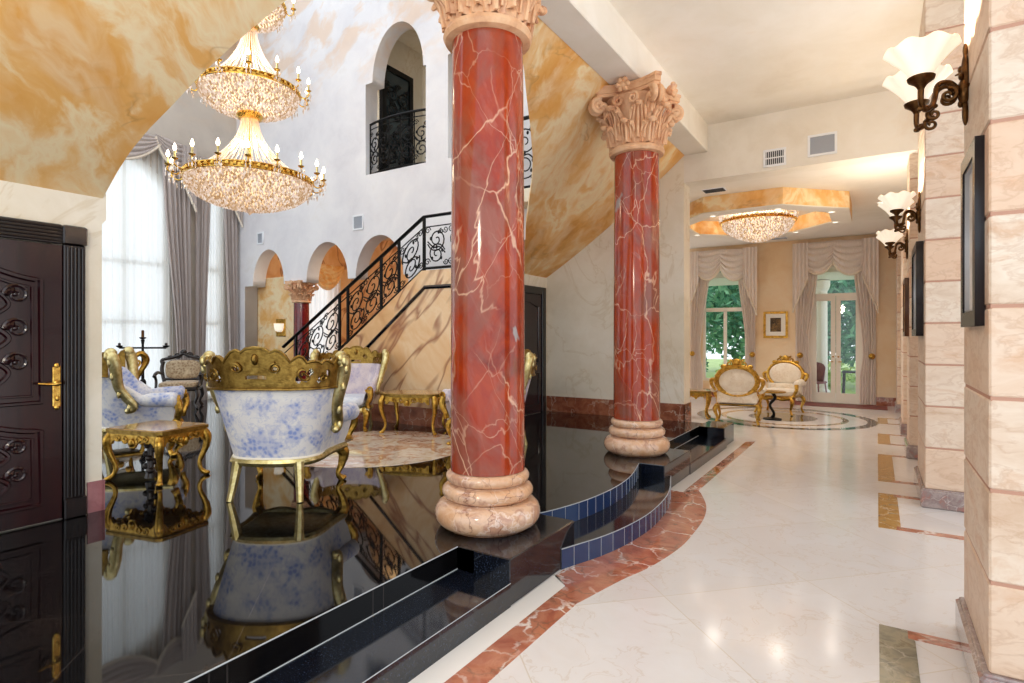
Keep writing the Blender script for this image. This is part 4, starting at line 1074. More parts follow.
# ------------------------------------------------------------------ gilt side tables
def gilt_table(w, d, h, oval, label, loc, rz, group):
    t = thing('side_table', label, 'table', loc, rz, group)
    if oval:
        def ol(k_, n=48): return [(w/2*k_*math.copysign(abs(cos(2*PI*i/n))**.75,cos(2*PI*i/n)), d/2*k_*math.copysign(abs(sin(2*PI*i/n))**.75,sin(2*PI*i/n))) for i in range(n)]
    else:
        def ol(k_):
            c = .12; a, b = w/2*k_, d/2*k_
            return [(-a+c*a,-b),(a-c*a,-b),(a,-b+c*b),(a,b-c*b),(a-c*a,b),(-a+c*a,b),(-a,b-c*b),(-a,-b+c*b)]
    tp = MB().prism(ol(.96), flat, h-.012, h).build('table_top', M['onyx'], t, 0)
    MB().prism(ol(1.03), flat, h-.035, h-.008).prism(ol(.98), flat, h-.05, h-.034).build('top_moulding', M['gold_olive'], t, 0)
    # pierced aprons on four sides
    for q in range(4):
        L = (w if q % 2 == 0 else d)-.10; off = (d if q % 2 == 0 else w)/2-.02
        if oval: L *= .74; off *= .92
        Mx = Matrix.Rotation(q*PI/2, 4, 'Z')
        def fn(u, v, k_): return tuple(Mx @ Vector(((u-.5)*L, -off+k_, h-.045-v*.13)))
        def mask(u, v):
            s = abs(u-.5)*2; edge = .52+.40*math.exp(-(s/.22)**2)+.25*sm(.75,1,s)+.06*sin(s*22)
            if v > edge: return False
            return not (((s-.30)/.10)**2+((v-.35)/.18)**2 < 1 or ((s-.58)/.09)**2+((v-.28)/.14)**2 < 1 or (s/.07)**2+((v-.62)/.12)**2 < 1)
        mb = MB().fret(56, 14, fn, mask, .022)
        for sg in (-1,1):
            c0 = Mx @ Vector((sg*.14*L,-off-.014,h-.095)); ax = Mx.to_3x3() @ Vector((1,0,0))
            mb.tube(spiral(c0, .035, .008, 0, 1.4*sg, 20, ax, (0,0,1)), [.011,.007], 6)
            c1 = Mx @ Vector((sg*.30*L,-off-.014,h-.085)); mb.tube(spiral(c1, .03, .006, PI, -1.3*sg, 18, ax, (0,0,1)), [.010,.006], 6)
        mb.ell(Mx @ Vector((0,-off-.015,h-.12)), .035,.025,.04, 10, 6)
        mb.build('apron', M['gold'], t, 35)
    for sx in (-1,1):
        for sy in (-1,1):
            x, y = sx*(w/2-.05), sy*(d/2-.05)
            if oval: x *= .84; y *= .84
            n = Vector((sx,sy,0)).normalized(); b = Vector((x,y,0))
            pts = catmull([b+Vector((0,0,h-.04)), b+n*.045+Vector((0,0,h-.12)), b+n*.035+Vector((0,0,h*.55)), b-n*.015+Vector((0,0,h*.28)), b-n*.005+Vector((0,0,h*.12)), b+n*.04+Vector((0,0,.015))], 6)
            lg = MB().tube(pts, [.035,.042,.030,.021,.019,.026], 10)
            lg.ell(b+n*.05+Vector((0,0,h-.12)), .035,.035,.05, 10, 7).ell(b+n*.045+Vector((0,0,.02)), .03,.03,.02, 10, 6).ell(b+n*.055+Vector((0,0,h-.20)), .018,.018,.04, 8, 6)
            lg.build('leg', M['gold'], t)
    return t
GT = 'gilt side tables of the great room'
tb1 = gilt_table(.68,.54,.49,False,'small gilt side table with onyx top beside the mahogany door',(-5.70,2.78,P),R(13),GT)
# carved figure stretcher beneath the front table
f = MB().tube([(0,-.08,0.02),(0,-.08,.12),(0,-.08,.30),(0,-.08,.40)], [.05,.03,.028,.02], 10)
for q in range(9): f.ell((.03*sin(q*2.3),-.08+.03*cos(q*2.1),.05+.038*q), .035,.035,.03, 8, 6)
f.build('carved_pedestal', M['dark_carved'], tb1)
gilt_table(.95,.62,.555,True,'gilt oval table with pierced apron before the stair wall',(-5.45,6.05,P),R(20),GT)

# ------------------------------------------------------------------ dark carved chair and small gilt chair by the window
dc = thing('carved_chair', 'dark carved wood armchair with beige tapestry by the window curtains', 'armchair', (-11.0,5.75,P), R(52), sc=1.0)
fr = MB()
for sg in (-1,1):
    fr.tube(catmull([(.33*sg,.30,.86),(.36*sg,.30,.70),(.31*sg,.27,.45),(.29*sg,.25,.30)],6), [.03,.035,.03,.03], 8)
fr.tube(catmull([(-.34,.30,.80),(-.36,.31,.88),(-.22,.31,.92),(-.08,.31,.96),(0,.31,1.0),(.08,.31,.96),(.22,.31,.92),(.36,.31,.88),(.34,.30,.80)],6), .03, 8)
fr.tube([(-.30,.28,.52),(.30,.28,.52)], .025, 8)
for sg in (-1,1):
    fr.tube(spiral((.10*sg,.31,.965), .06, .012, 0, 1.4*sg, 20), [.018,.01], 6)
    fr.ell((.22*sg,.31,.94), .05,.03,.03, 8, 6)
fr.ell((0,.31,1.03), .06,.03,.05, 10, 7)
fr.build('back_frame', M['dark_carved'], dc)
MB().ell((0,.285,.70), .30,.05,.18, 18, 10, .5).build('backrest', M['beige_pattern'], dc)
MB().ell((0,0,.43), .33,.30,.07, 20, 8, .5).build('seat', M['beige_pattern'], dc)
MB().bbox(-.34,-.31,.33,.34,.28,.40,.02).build('seat_rail', M['dark_carved'], dc)
for sg in (-1,1):
    a = MB().tube(catmull([(.34*sg,.26,.62),(.37*sg,.05,.66),(.37*sg,-.15,.64),(.37*sg,-.24,.60)],6), [.022,.03,.032,.03], 8)
    a.tube(catmull([(.37*sg,-.20,.62),(.36*sg,-.14,.52),(.345*sg,-.22,.40)],6), .025, 8)
    a.build('armrest', M['dark_carved'], dc)
    for y in (-.27,.25):
        MB().tube(catmull([(.31*sg,y,.36),(.33*sg,y*1.05,.22),(.29*sg,y,.10),(.33*sg,y*1.12,.01)],6), [.035,.03,.02,.03], 8).build('leg', M['dark_carved'], dc)
gc = thing('side_chair', 'narrow gilt carved chair with white upholstery beside the left curtain', 'chair', (-9.34,4.02,P), R(-100))
fr = MB()
for sg in (-1,1):
    fr.tube(catmull([(.08*sg,.22,.42),(.10*sg,.24,.6),(.20*sg,.26,.82),(.27*sg,.27,.98),(.20*sg,.28,1.08),(.10*sg,.28,1.04),(0,.28,1.07)],6), [.03,.025,.035,.045,.04,.03,.035], 8)
    fr.tube(spiral((.15*sg,.27,.95), .07, .01, R(90), 1.4*sg, 22), [.022,.012], 6)
fr.ell((0,.28,1.09), .07,.04,.05, 10, 7)
for q in range(5): fr.ell((.05*(-1)**q,.26,.50+.08*q), .05,.03,.05, 8, 6)
fr.build('back_frame', M['gold'], gc)
MB().ell((0,.25,.78), .13,.03,.22, 14, 10, .7).build('backrest', M['ivory'], gc)
MB().ell((0,0,.44), .25,.25,.06, 20, 8, .6).build('seat', M['ivory'], gc)
MB().bbox(-.25,-.24,.35,.25,.24,.41,.02).build('seat_rail', M['gold'], gc)
for sx in (-1,1):
    for sy in (-1,1):
        MB().tube(catmull([(.21*sx,.2*sy,.38),(.24*sx,.23*sy,.26),(.20*sx,.2*sy,.10),(.23*sx,.23*sy,.01)],6), [.03,.03,.018,.024], 8).build('leg', M['gold'], gc)
# dark candelabra stand behind it
cs = thing('candelabra', 'dark iron floor candelabra in front of the tall sheer curtain', 'candle stand', (-9.7,4.50,P))
b = MB().tube([(0,0,.03),(0,0,1.2),(0,0,1.28)], [.03,.018,.03], 8).lathe([(.20,0),(.20,.02),(.05,.05),(.02,.08)], 20)
b.ell((0,0,.6), .05,.05,.07).ell((0,0,1.05), .04,.04,.06)
b.build('stand', M['iron'], cs)
b = MB().tube([(-.30,-.20,1.15),(.30,.20,1.15)], .014, 8)
for k_ in (-1,0,1): b.lathe([(.012,0),(.045,.02),(.05,.035),(.015,.04)], 12, (.30*k_,.20*k_,1.15 if k_ else 1.28))
b.build('crossbar', M['iron'], cs)
for k_ in (-1,0,1):
    MB().lathe([(.02,.04),(.02,.14 if k_ == 0 else .07),(.004,.15 if k_ == 0 else .08)], 10, (.30*k_,.20*k_,1.15 if k_ else 1.28)).build('candle', M['dark_carved'] if k_ else M['bronze'], cs)

# ------------------------------------------------------------------ stair
SY = 6.5
sw = [(-8.98,P),(-8.98,.42),(-7.35,1.47),(-5.72,2.585),(-4.75,2.585),(-4.75,P)]
sw_o = plate(sw, [], 0, .12, XZ(SY), 'stair_wall', M['stair_marble']); struct(sw_o, 'peach veined marble wall of the staircase', 'stair')
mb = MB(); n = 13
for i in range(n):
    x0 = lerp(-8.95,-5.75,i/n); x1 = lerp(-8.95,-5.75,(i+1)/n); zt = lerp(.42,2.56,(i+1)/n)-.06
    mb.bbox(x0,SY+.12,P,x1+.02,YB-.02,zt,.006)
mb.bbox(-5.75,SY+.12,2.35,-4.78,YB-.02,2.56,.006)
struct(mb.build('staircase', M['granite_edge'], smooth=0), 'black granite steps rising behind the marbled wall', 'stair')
MB().box(-4.77,SY+.1,P,-4.75,YB,2.58).build('stair_end', M['stair_marble'], smooth=0)['kind'] = 'structure'
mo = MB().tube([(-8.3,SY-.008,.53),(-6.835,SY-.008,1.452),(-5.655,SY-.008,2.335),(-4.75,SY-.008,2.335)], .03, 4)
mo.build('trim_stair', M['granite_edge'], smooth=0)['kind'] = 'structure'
MB().box(-8.99,SY-.016,P,-4.74,SY,P+.27).build('baseboard_stair', M['base_red'], smooth=0)['kind'] = 'structure'
sr = thing('stair_railing', 'black wrought iron scroll railing climbing the marble staircase', 'railing', (-7.35,SY+.06,1.47))
def rl(x): # stringer height at x
    return lerp(.42,2.585,(x+8.98)/(8.98-5.72)) if x < -5.72 else 2.585
O = Vector((-7.35,SY+.06,1.47))
def W(x, z, dy=0): return Vector((x,SY+.06+dy,z))-O
HR = .80
MB().tube([W(-9.06,1.42),W(-5.72,3.396),W(-4.78,3.396)], .026, 8, flat=1.3).tube([W(-9.06,1.29),W(-5.72,3.24),W(-4.78,3.24)], .010, 6).build('handrail', M['iron'], sr)
MB().tube([W(-8.95,rl(-8.95)+.05),W(-5.72,rl(-5.72)+.04),W(-4.78,rl(-5)+.04)], .022, 6).build('base_rail', M['iron'], sr)
xs = [-8.70,-7.57,-7.37,-6.61,-6.23,-5.72,-4.80]
for x in xs:
    zt = lerp(1.42,3.396,(x+9.06)/3.34) if x < -5.72 else 3.396
    z0 = rl(x)-.02
    MB().bbox(*(W(x-.02,z0,-.02)), *(W(x+.02,zt,.02)), .004).build('post', M['iron'], sr)
def scrolls(mb, P0, ex, ez, w, h, k=0, skew=0.0, rt=.011):
    """fills a panel (origin P0, width w along ex, height h along ez, rising by skew) with scrollwork"""
    ex, ez = Vector(ex), Vector(ez)
    def at(a, b): return P0 + ex*a + ez*(b + skew*a)
    def sp(ca, cb, r0, r1, a0, tn):
        return [at(ca+(r0+(r1-r0)*i/28)*cos(a0+tn*2*PI*i/28), cb+(r0+(r1-r0)*i/28)*sin(a0+tn*2*PI*i/28)) for i in range(29)]
    r = min(w*.56, h*.30)
    s = 1 if k % 2 == 0 else -1
    mb.tube(sp(w*.5, h*.66, r, r*.12, R(200), 1.75*s), [rt,rt*.9], 6)
    mb.tube(sp(w*.5, h*.30, r*.9, r*.12, R(20), 1.7*s), [rt,rt*.9], 6)
    mb.tube(catmull([at(w*.5-r*.95,h*.62),at(w*.5-r*.3,h*.47),at(w*.5+r*.3,h*.47),at(w*.5+r*.88,h*.32)],6), rt, 6)
    for (ca, cb, q, a0) in ((w*.12,h*.9,.3,0),(w*.88,h*.88,.28,180),(w*.10,h*.12,.3,0),(w*.9,h*.10,.26,180),(w*.5+r*.5,h*.85,.22,90)):
        mb.tube(sp(ca, cb, r*q, r*.05, R(a0), 1.4*s), [rt*.8,rt*.6], 6)
    for i in range(7):
        a = R(50*i+20); c = at(w*.5+r*.62*cos(a), h*(.66 if i % 2 else .32)+r*.62*sin(a)); mb.ell(c, .022,.010,.03, 7, 5)
def slope_panel(x0, x1, k):
    sk = (rl(x1)-rl(x0))/(x1-x0); mb = MB()
    hh = lerp(1.29,3.24,(x0+9.06)/3.34)-rl(x0)-.06 if x0 < -5.73 else .60
    n_ = max(1, round((x1-x0)/.36)); w = (x1-x0)/n_
    for i in range(n_):
        scrolls(mb, W(x0+w*i, rl(x0+w*i)+.06), (1,0,0), (0,0,1), w, hh, k+i, sk)
    mb.build('scroll_panel', M['iron'], sr)
for k_, (a, b_) in enumerate(((-8.68,-7.59),(-7.35,-6.63),(-6.59,-6.25),(-6.21,-5.74),(-5.70,-4.82))): slope_panel(a, b_, k_)
# upper flight railing glimpsed right of the near column
ur = thing('stair_railing', 'short piece of black iron upper landing railing right of near column', 'railing', (-4.4,7.2,3.75))
mb = MB(); Wp = Vector((0,0,0))
MB().tube([(-.6,0,1.05),(.7,0,1.05)], .03, 8).build('handrail', M['iron'], ur)
MB().tube([(-.6,0,.04),(.7,0,.04)], .02, 6).build('base_rail', M['iron'], ur)
for i in range(3): scrolls(mb, Vector((-.58+.42*i,0,.06)), (1,0,0), (0,0,1), .42, .96, i)
mb.build('scroll_panel', M['iron'], ur)
for x in (-.59,-.16,.26,.69): MB().bbox(x-.015,-.015,0,x+.015,.015,1.05,.003).build('post', M['iron'], ur)
struct(MB().bbox(-5.0,7.12,3.55,-4.0,7.5,3.75,.01).build('landing', M['plaster_cream'], smooth=0), 'upper stair landing behind the soffit', 'landing')
# balcony railing in the upper opening
br_ = thing('balcony_railing', 'black iron scroll railing in the upper arched opening', 'railing', (-7.23,YB+.10,4.58))
def bow(x): return -.10*(1-(x/.72)**2)
hp = [Vector((lerp(-.70,.715,i/20), bow(lerp(-.70,.715,i/20)), .95)) for i in range(21)]
MB().tube(hp, .022, 8).tube([p-Vector((0,0,.10)) for p in hp], .010, 6).build('handrail', M['iron'], br_)
MB().tube([p-Vector((0,0,.92)) for p in hp], .018, 6).build('base_rail', M['iron'], br_)
mb = MB()
for i in range(5):
    p, q = hp[i*4], hp[i*4+4]; d = (q-p); w = d.length
    scrolls(mb, Vector((p.x,p.y,.05)), d.normalized(), (0,0,1), w, .78, i)
mb.build('scroll_panel', M['iron'], br_)
for i in (0,4,8,12,16,20): MB().tube([(hp[i].x,hp[i].y,0),(hp[i].x,hp[i].y,.95)], .013, 6).build('post', M['iron'], br_)
# room behind the balcony: walls, ceiling and a dark glazed door
struct(MB().box(-8.9,9.0,4.3,-5.2,9.2,8.5).box(-8.1,7.8,4.3,-7.9,9.2,8.5).box(-5.9,7.8,4.3,-5.7,9.2,8.5).build('wall_balcony', M['plaster_cream'], smooth=0), 'warm wall behind the balcony', 'wall')
struct(MB().box(-8.9,7.8,7.4,-5.7,9.2,7.5).build('ceiling_balcony', M['plaster_cream'], smooth=0), 'ceiling behind the balcony', 'ceiling')
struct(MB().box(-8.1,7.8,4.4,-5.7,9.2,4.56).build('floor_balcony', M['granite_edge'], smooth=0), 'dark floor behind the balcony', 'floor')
d4 = struct(bpy.data.objects.new('door_4', None), 'dark glazed door behind the balcony railing', 'door'); C.objects.link(d4); d4.location = (-7.86,8.22,4.56); d4.rotation_euler = (0,0,R(90))
plate(rectp(-.42,0,.42,2.2), [rectp(-.32,.1,.32,2.1)], -.04, .05, XZ(0), 'door_frame', M['iron'], d4)
MB().box(-.32,-.01,.1,.32,.01,2.1).build('pane', M['dark_glass'], d4, 0)
mb = MB()
for i in range(2): scrolls(mb, Vector((-.30+.3*i,-.03,.2)), (1,0,0), (0,0,1), .3, .9, i); scrolls(mb, Vector((-.30+.3*i,-.03,1.15)), (1,0,0), (0,0,1), .3, .8, i+1)
mb.build('scroll_grille', M['iron'], d4)

# small lit sconce behind the left arch
ss = thing('wall_sconce', 'small square lit sconce on the orange wall behind the left arch', 'wall lamp', (-10.87,7.82,1.80))
MB().bbox(-.16,-.02,-.19,.16,0,.19,.01).build('back_plate', M['gold'], ss, 0)
MB().lathe([(.05,-.09),(.10,-.06),(.12,.0),(.13,.09)], 16, (0,-.03,0), a0=PI, a1=2*PI).build('shade', M['shade'], ss)

# ------------------------------------------------------------------ curtains
def drape_panel(mb, A0, A1, z0, z1, nf, fn, amp=.045, tie=None, inner=1, hang=0):
    """pleated panel between a=A0 (outer) and A1 (inner edge at the top); tie=(z,frac) gathers toward the outer edge"""
    def f(u, v):
        z = lerp(z1, z0, v); wf = 1.0
        if tie:
            zt, fr_ = tie
            if z > zt: wf = lerp(1.0, fr_, sm(0,1,((z1-z)/(z1-zt)))**1.1)
            else: wf = lerp(fr_, fr_*1.25, sm(zt, z0, z) if False else min(1,(zt-z)/.5))
        a = lerp(A0, A1, u*wf)
        ph = u*nf*2*PI
        return fn(a, z, amp*(sin(ph)+.35*sin(2.3*ph+1.0))*(.75+.25*wf))
    mb.grid(nf*10, 30, f)
def swag(mb, a0, z0, a1, z1, drop, fn, folds=5, d=.10, fr=None):
    def f(u, v, e=0):
        q = u*2-1
        sag = (1-abs(q)**2.2)
        z = lerp(z0,z1,u) - drop*v*(.12+.88*sag) + e
        a = lerp(a0,a1,u)
        return fn(a, z, -d*(.45+.55*sin(PI*min(v,.95)*1.0)*sag) - .045*(abs(sin(v*folds*PI))-.5)*sag**.5)
    mb.grid(28, folds*8, f)
    if fr is not None:
        fr.tube([f(i/40, 1.0) for i in range(41)], .030, 6)
def jabot(mb, a0, a1, zt, zl, zs, fn, d=.07, n=4):
    """tail with stepped pleats: long on the outer edge a0, short on the inner edge a1"""
    def f(u, v):
        a = lerp(a0,a1,u); zb = lerp(zl, zs, u) + .05*((u*n) % 1.0)
        return fn(a, lerp(zt, zb, v), -d - .035*abs(((u*n) % 1.0)-.5)*2)
    mb.grid(n*8, 14, f)
def curtain_set(name, label, fn, a0, a1, z0, zt, m, group, tie, swags, jab, hold=True):
    t = thing(name, label, 'curtain', fn(a0,z0,0)[:2]+(z0,), 0, group)
    off = Vector(t.location)
    def g(a, z, d): return tuple(Vector(fn(a, z, d))-off)
    w = a1-a0
    for (s0, s1) in tie['panels']:
        mb = MB(); drape_panel(mb, s0, s1, z0, zt-.1, tie['n'], lambda a,z,d: g(a,z,-.07+d), tie['amp'], tie['tie'])
        mb.build('drape_panel', m, t, 60)
    fr = MB()
    for sw in swags:
        mb = MB(); swag(mb, *sw, lambda a,z,d: g(a,z,-.10+d), fr=fr); mb.build('swag', m, t, 60)
    for j in jab:
        mb = MB(); jabot(mb, *j, lambda a,z,d: g(a,z,-.12+d)); mb.build('jabot', m, t, 60)
        fr.tube([g(lerp(j[0],j[1],i/24), lerp(j[3],j[4],i/24)+.05*((i/24*4) % 1), -.21) for i in range(25)], .02, 6)
    fr.build('fringe', M['fringe'], t)
    if hold:
        for a in tie['hold']:
            MB().ell(g(a, tie['tie'][0], -.2), .05,.04,.05, 12, 8).ell(g(a, tie['tie'][0], -.16), .07,.02,.07, 12, 8).build('holdback', M['gold'], t)
    return t
ff = lambda a, z, d: (a, YF+d, z)
curtain_set('curtain', 'pale pink draped curtain with swags around the far garden door', ff, -1.73, .0, .02, 3.93, M['drape_far'], 'swagged curtains of the far room',
    dict(panels=[(-1.71,-1.18),(-.02,-.50)], n=6, amp=.035, tie=(1.15,.55), hold=(-1.60,-.10)),
    [(-1.70,3.90,-.72,3.92,.78),(-1.05,3.92,-.02,3.88,.82)], [(-1.76,-1.42,3.9,2.2,3.0),(.03,-.30,3.9,2.15,3.05)])
curtain_set('curtain', 'pale pink draped curtain with swags around the far garden window', ff, -4.34, -2.60, .02, 3.93, M['drape_far'], 'swagged curtains of the far room',
    dict(panels=[(-4.30,-3.75),(-2.64,-3.10)], n=6, amp=.035, tie=(1.15,.50), hold=(-4.22,-2.70)),
    [(-4.30,3.90,-3.35,3.92,.78),(-3.65,3.92,-2.64,3.88,.82)], [(-4.36,-4.05,3.9,2.2,3.0),(-2.58,-2.92,3.9,2.15,3.05)])
fa = lambda a, z, d: (-11.95-d, a, z)
curtain_set('curtain', 'taupe drapery with swags and sheer veil over the tall left window', fa, 2.4, 6.42, P, 5.55, M['drape'], 'taupe curtains of the great room',
    dict(panels=[(6.44,5.86),(2.4,3.0)], n=6, amp=.045, tie=(.9,.5)), [(2.5,5.55,4.25,5.55,.55),(4.05,5.55,5.85,5.50,.62),(5.70,5.55,6.44,5.45,.5)], [(6.46,6.16,5.45,4.15,4.75)], False)
curtain_set('curtain', 'taupe drapery pair on the narrow window in the room corner', fa, 6.54, 7.46, P, 5.35, M['drape'], 'taupe curtains of the great room',
    dict(panels=[(6.53,6.84),(7.46,7.12)], n=4, amp=.04, tie=(.9,.6)), [(6.56,5.35,7.44,5.25,.45)], [(7.47,7.22,5.25,4.0,4.5)], False)
for nm, a0, a1, zt, nf in (('tall left window',2.8,6.12,5.35,26),('narrow corner window',6.70,7.22,5.2,6)):
    t = thing('sheer_curtain', 'white sheer veil hanging over the %s' % nm, 'curtain', (-11.97,a0,P))
    mb = MB(); drape_panel(mb, 0, a1-a0, .0, zt-P, nf, lambda a,z,d: (d*.7-.01,a,z), .034); mb.build('veil', M['sheer'], t, 60)
# sheer and valance seen through the middle arch
t = thing('curtain', 'white curtain with orange swag seen through the middle arch', 'curtain', (-11.8,9.1,P))
mb = MB(); drape_panel(mb, 0, 1.15, 0, 3.0, 7, lambda a,z,d: (d*.6,a,z), .04); mb.build('veil', M['sheer'], t, 60)
mb = MB(); swag(mb, .1, 3.15, 1.2, 3.15, .65, lambda a,z,d: (-d+.05,a,z)); mb.build('swag', M['orange'], t, 60)
# ------------------------------------------------------------------ far room furniture
def oval_chair(label, loc, rz, group):
    t = thing('armchair', label, 'armchair', loc, rz, group)
    # local: back at -y, faces +y
    n = 40
    el = [(.36*cos(2*PI*i/n), -.33-.06*(.80+.27*sin(2*PI*i/n)-.5), .80+.27*sin(2*PI*i/n)) for i in range(n)]
    f = MB().tube(el, .035, 8, True).tube([(x*.88,y,.80+(z-.80)*.86) for x,y,z in el], .014, 6, True)
    for i in range(20): f.ell(el[i*2], .042,.03,.042, 8, 5)
    for sg in (-1,1):
        f.tube(spiral((.12*sg,-.36,1.11), .07, .012, R(90), 1.3*sg, 22), [.025,.014], 7)
        f.tube(catmull([(.36*sg,-.34,.84),(.44*sg,-.34,.80),(.42*sg,-.33,.70),(.36*sg,-.33,.62)],6), [.02,.04,.03,.02], 8)
        f.ell((.22*sg,-.36,1.06), .06,.03,.04, 8, 6)
    f.ell((0,-.36,1.15), .08,.04,.06, 10, 7)
    f.build('back_frame', M['gold'], t)
    MB().ell((0,-.335,.80), .33,.045,.245, 24, 10).build('backrest', M['ivory'], t)
    MB().bbox(-.34,-.36,.38,.34,-.29,.62,.03).build('lower_back', M['ivory'], t)
    MB().ell((0,.02,.44), .36,.34,.08, 24, 8, .55).build('seat_cushion', M['ivory'], t)
    f = MB().bbox(-.37,-.34,.34,.37,.34,.39,.02).tube([(lerp(-.36,.36,i/16),.35,.35-.03*sin(PI*i/8)**2) for i in range(17)], .03, 8)
    f.build('seat_rail', M['gold'], t)
    for sg in (-1,1):
        MB().tube([(.41*sg,-.24,.62),(.42*sg,-.05,.66),(.42*sg,.18,.64)], [.05,.075,.07], 10).ell((.42*sg,.2,.63), .075,.05,.075, 10, 7).build('arm_pad', M['ivory'], t)
        MB().tube(catmull([(.42*sg,.24,.62),(.43*sg,.27,.52),(.38*sg,.25,.42),(.37*sg,.28,.36)],6), [.045,.035,.03,.04], 8).build('arm_post', M['gold'], t)
        for y in (-.31,.33):
            MB().tube(catmull([(.34*sg,y,.36),(.38*sg,y*1.08,.27),(.34*sg,y,.12),(.37*sg,y*1.1,.012)],6), [.035,.04,.02,.026], 8).build('leg', M['gold'], t)
    return t
GF = 'oval backed gilt armchairs of the far room'
oc1 = oval_chair('gilt oval back armchair seen from behind near the far window', (-2.20,11.35,0), R(8), GF)
dup(oc1, 'gilt oval back armchair facing the camera left of the garden door', (-1.74,13.25,0), R(168), GF)
gilt_table(.55,.45,.55,True,'gilt side table at the left edge of the far room',(-3.02,11.62,0),R(8),'far room tables')
pt = thing('pedestal_table', 'small gilt table on a dark curved leg between the far armchairs', 'table', (-1.72,12.15,0))
MB().lathe([(.0,.52),(.22,.52),(.25,.53),(.25,.545),(.22,.555),(0,.555)], 28, cap=False).build('table_top', M['gold'], pt)
MB().tube(catmull([(0,0,.52),(.05,0,.42),(-.04,0,.28),(.03,0,.12),(.0,0,.03)],6), [.03,.03,.025,.025,.04], 8).build('curved_leg', M['iron'], pt)
MB().lathe([(.001,0),(.17,0),(.17,.02),(.05,.04),(0.001,.05)], 20).build('foot', M['iron'], pt)
struct(MB().bbox(-1.75,15.0,.0,.2,15.75,.012,.004).build('rug', M['rug'], smooth=0), None)
r_ = bpy.data.objects['rug']; del r_['kind']; tag(r_, 'narrow red patterned rug in front of the garden door', 'rug')

# ------------------------------------------------------------------ garden outside the far windows
struct(MB().box(-14,16.15,-.25,10,19.0,-.02).build('patio', M['patio'], smooth=0), 'pale patio outside the garden door', 'patio')
struct(MB().box(-30,19.0,-.3,30,45,-.06).build('lawn', M['lawn'], smooth=0), 'bright lawn beyond the patio', 'lawn')
def leaves(mb, c, rx, ry, rz, n, s):
    for i in range(n):
        while True:
            p = Vector((random.uniform(-1,1),random.uniform(-1,1),random.uniform(-1,1)))
            if .3 < p.length < 1: break
        q = Vector((c[0]+p.x*rx, c[1]+p.y*ry, c[2]+p.z*rz))
        a = Vector((random.gauss(0,1),random.gauss(0,1),random.gauss(0,1))).normalized(); b = a.orthogonal().normalized()
        L, w = s*random.uniform(.7,1.3), s*.45
        mb.add([q-a*L*.5, q+b*w*.5, q+a*L*.5, q-b*w*.5], [(0,1,2,3)])
def tree(label, x, y, h, r, m, n, s, group='garden trees beyond the far windows'):
    t = thing('tree', label, 'tree', (x,y,-.06), 0, group)
    tr = MB().tube(catmull([(0,0,0),(.08,.03,h*.3),(-.05,0,h*.6),(.05,.02,h*.85)],5), [.16,.12,.08,.03], 8)
    for q in range(5): tr.tube([(0,0,h*(.35+.1*q)),(r*.6*cos(q*2.2),r*.6*sin(q*2.2),h*(.5+.1*q))], [.05,.015], 6)
    tr.build('trunk', M['bark'], t)
    mb = MB(); leaves(mb, (0,0,h*.54), r, r, h*.46, int(n*1.3), s); mb.build('crown', m, t, 0)
tree('leafy dark green tree right of the garden window view', -3.95, 22.8, 6.2, 1.9, M['leaf'], 2600, .34)
tree('leafy green tree left in the garden window view', -7.6, 28.5, 7.2, 2.8, M['leaf'], 2400, .36)
tree('dense green tree seen through the right leaf of the garden door', -.15, 22.6, 5.6, 1.7, M['leaf'], 2400, .32)
tree('slender green tree seen through the left leaf of the garden door', -1.9, 28.0, 6.5, 2.4, M['leaf'], 1800, .34)
def bush(label, x, y, r, h, m, n=700):
    o = thing('bush', label, 'bush', (x,y,-.06), 0, 'light garden bushes')
    mb = MB(); leaves(mb, (0,0,h*.5), r, r*.7, h*.5, n, .16); mb.build('foliage', m, o, 0)
    MB().tube([(0,0,0),(.05,0,h*.5)], [.06,.02], 6).build('stem', M['bark'], o)
bush('low bright green bush beneath the garden window', -3.6, 19.6, .9, 1.0, M['leaf_light'])
bush('low bright green bush left of the window centre', -6.0, 21.2, .9, 1.3, M['leaf'])
bush('low bright green bush behind the garden table', .2, 20.6, 1.1, .9, M['leaf_light'])
bush('low green bush beyond the left door leaf', -1.6, 21.6, 1.0, .9, M['leaf_light'])
pc = thing('porch_column', 'white round porch column outside the garden door', 'column', (-1.32,18.3,-.02))
MB().lathe([(.22,0),(.22,.12),(.16,.18)], 24).build('base', M['white_paint'], pc)
MB().lathe([(.16,.18),(.15,2.9)], 24).build('shaft', M['white_paint'], pc)
MB().lathe([(.15,2.9),(.2,2.98),(.22,3.1),(.22,3.2)], 24).build('capital', M['white_paint'], pc)
struct(MB().box(-9,16.15,3.2,6,18.6,3.35).build('porch_ceiling', M['white_paint'], smooth=0), 'white porch ceiling outside', 'ceiling')
gch = thing('garden_chair', 'dusky rose wicker garden chair outside the left door leaf', 'chair', (-1.45,17.4,-.02), R(160))
MB().grid(20, 10, lambda u,v: ((.30+.04*v)*cos(PI*u), -.28*sin(PI*u)+.1, .42+.52*v*(.55+.45*sin(PI*u)))).build('backrest', M['garden_red'], gch)
MB().bbox(-.28,-.2,.38,.28,.28,.44,.02).build('seat', M['garden_red'], gch)
for sx in (-1,1):
    for y in (-.15,.24): MB().tube([(.24*sx,y,.40),(.28*sx,y*1.2,0)], [.022,.018], 6).build('leg', M['garden_red'], gch)
gt = thing('garden_table', 'dark slim garden table outside the right door leaf', 'table', (-.35,18.0,-.02))
MB().bbox(-.45,-.35,.66,.45,.35,.70,.01).build('table_top', M['iron'], gt)
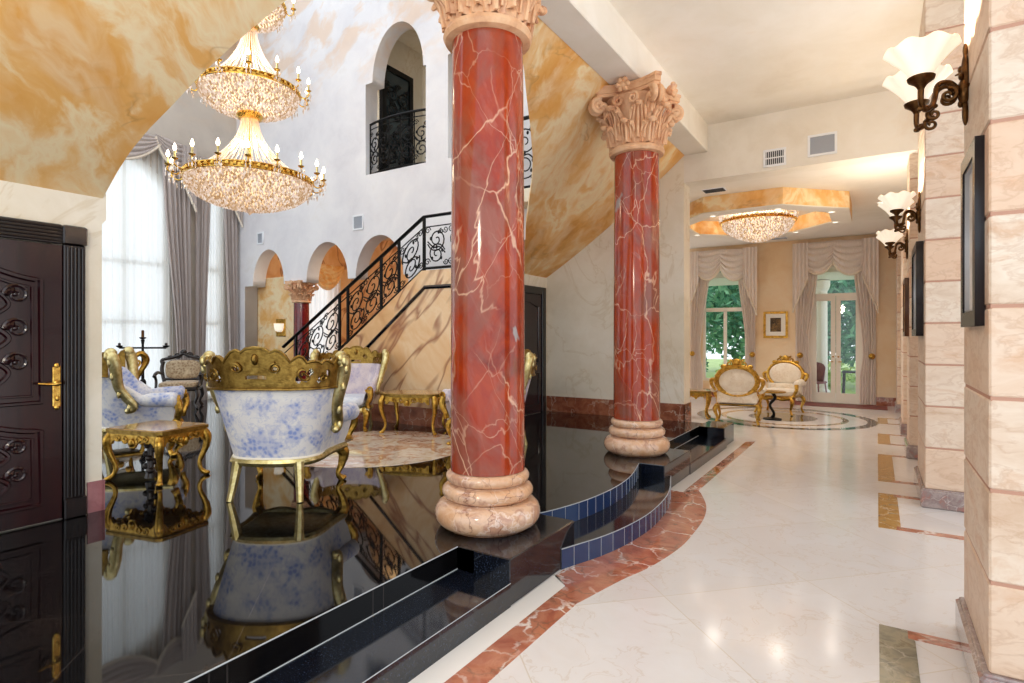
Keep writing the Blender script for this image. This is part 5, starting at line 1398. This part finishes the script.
for sx in (-1,1):
    for sy in (-1,1): MB().tube([(.40*sx,.3*sy,.67),(.42*sx,.32*sy,0)], .025, 6).build('leg', M['iron'], gt)

struct(MB().box(-12.3,-2,8.6,-10.8,11,8.8).build('ceiling_daylight_cut', M['plaster_grey'], smooth=0), 'unseen partial ceiling added to cut daylight in the great room', 'ceiling')  # out of view; put in and sized to dim the skylight from above
# ------------------------------------------------------------------ light, world, camera
w = bpy.data.worlds.new('World'); bpy.context.scene.world = w; w.use_nodes = True
bg = w.node_tree.nodes['Background']; bg.inputs[0].default_value = (.86,.93,1.0,1); bg.inputs[1].default_value = 1.7
def spot(loc, e, col=(1,.88,.7), ang=100):
    L = bpy.data.lights.new('downlight','SPOT'); L.energy = e; L.color = col; L.spot_size = R(ang); L.spot_blend = .6; L.shadow_soft_size = .12; L.specular_factor = .03
    o = bpy.data.objects.new('downlight', L); C.objects.link(o); o.location = loc
for i in range(8): spot((-1.9+rr*cos(R(-157.5+45*i)), 11.62+rr*sin(R(-157.5+45*i)), 3.69), 42, (1,.93,.84), 140)
spot((.05,12.2,3.97), 18, (1,.92,.82), 130)
point('soffit_fill_light', (-1.6,-1.0,3.0), 150, (1,.88,.7), .25)  # added unseen light that brightens the orange soffit, no fixture
spot((-9.0,8.6,4.05), 60)
point('arch_room_light', (-8.5,9.3,3.6), 60, (1,.8,.55), .2)
cam = bpy.data.cameras.new('Camera'); co_ = bpy.data.objects.new('Camera', cam); C.objects.link(co_)
co_.location = (0,0,1.6); co_.rotation_euler = (R(90),0,math.atan(365/575))
cam.sensor_width = 36; cam.lens = 575/1024*36; cam.shift_y = -4.5/1024; cam.clip_end = 200
sc = bpy.context.scene; sc.camera = co_
sc.view_settings.view_transform = 'Standard'; sc.view_settings.look = 'None'; sc.view_settings.gamma = 1
sc.view_settings.use_curve_mapping = False; sc.view_settings.exposure = 0.03
sc.cycles.max_bounces = 10; sc.cycles.diffuse_bounces = 6; sc.cycles.transparent_max_bounces = 24; sc.cycles.sample_clamp_indirect = 6
sc.cycles.use_denoising = True
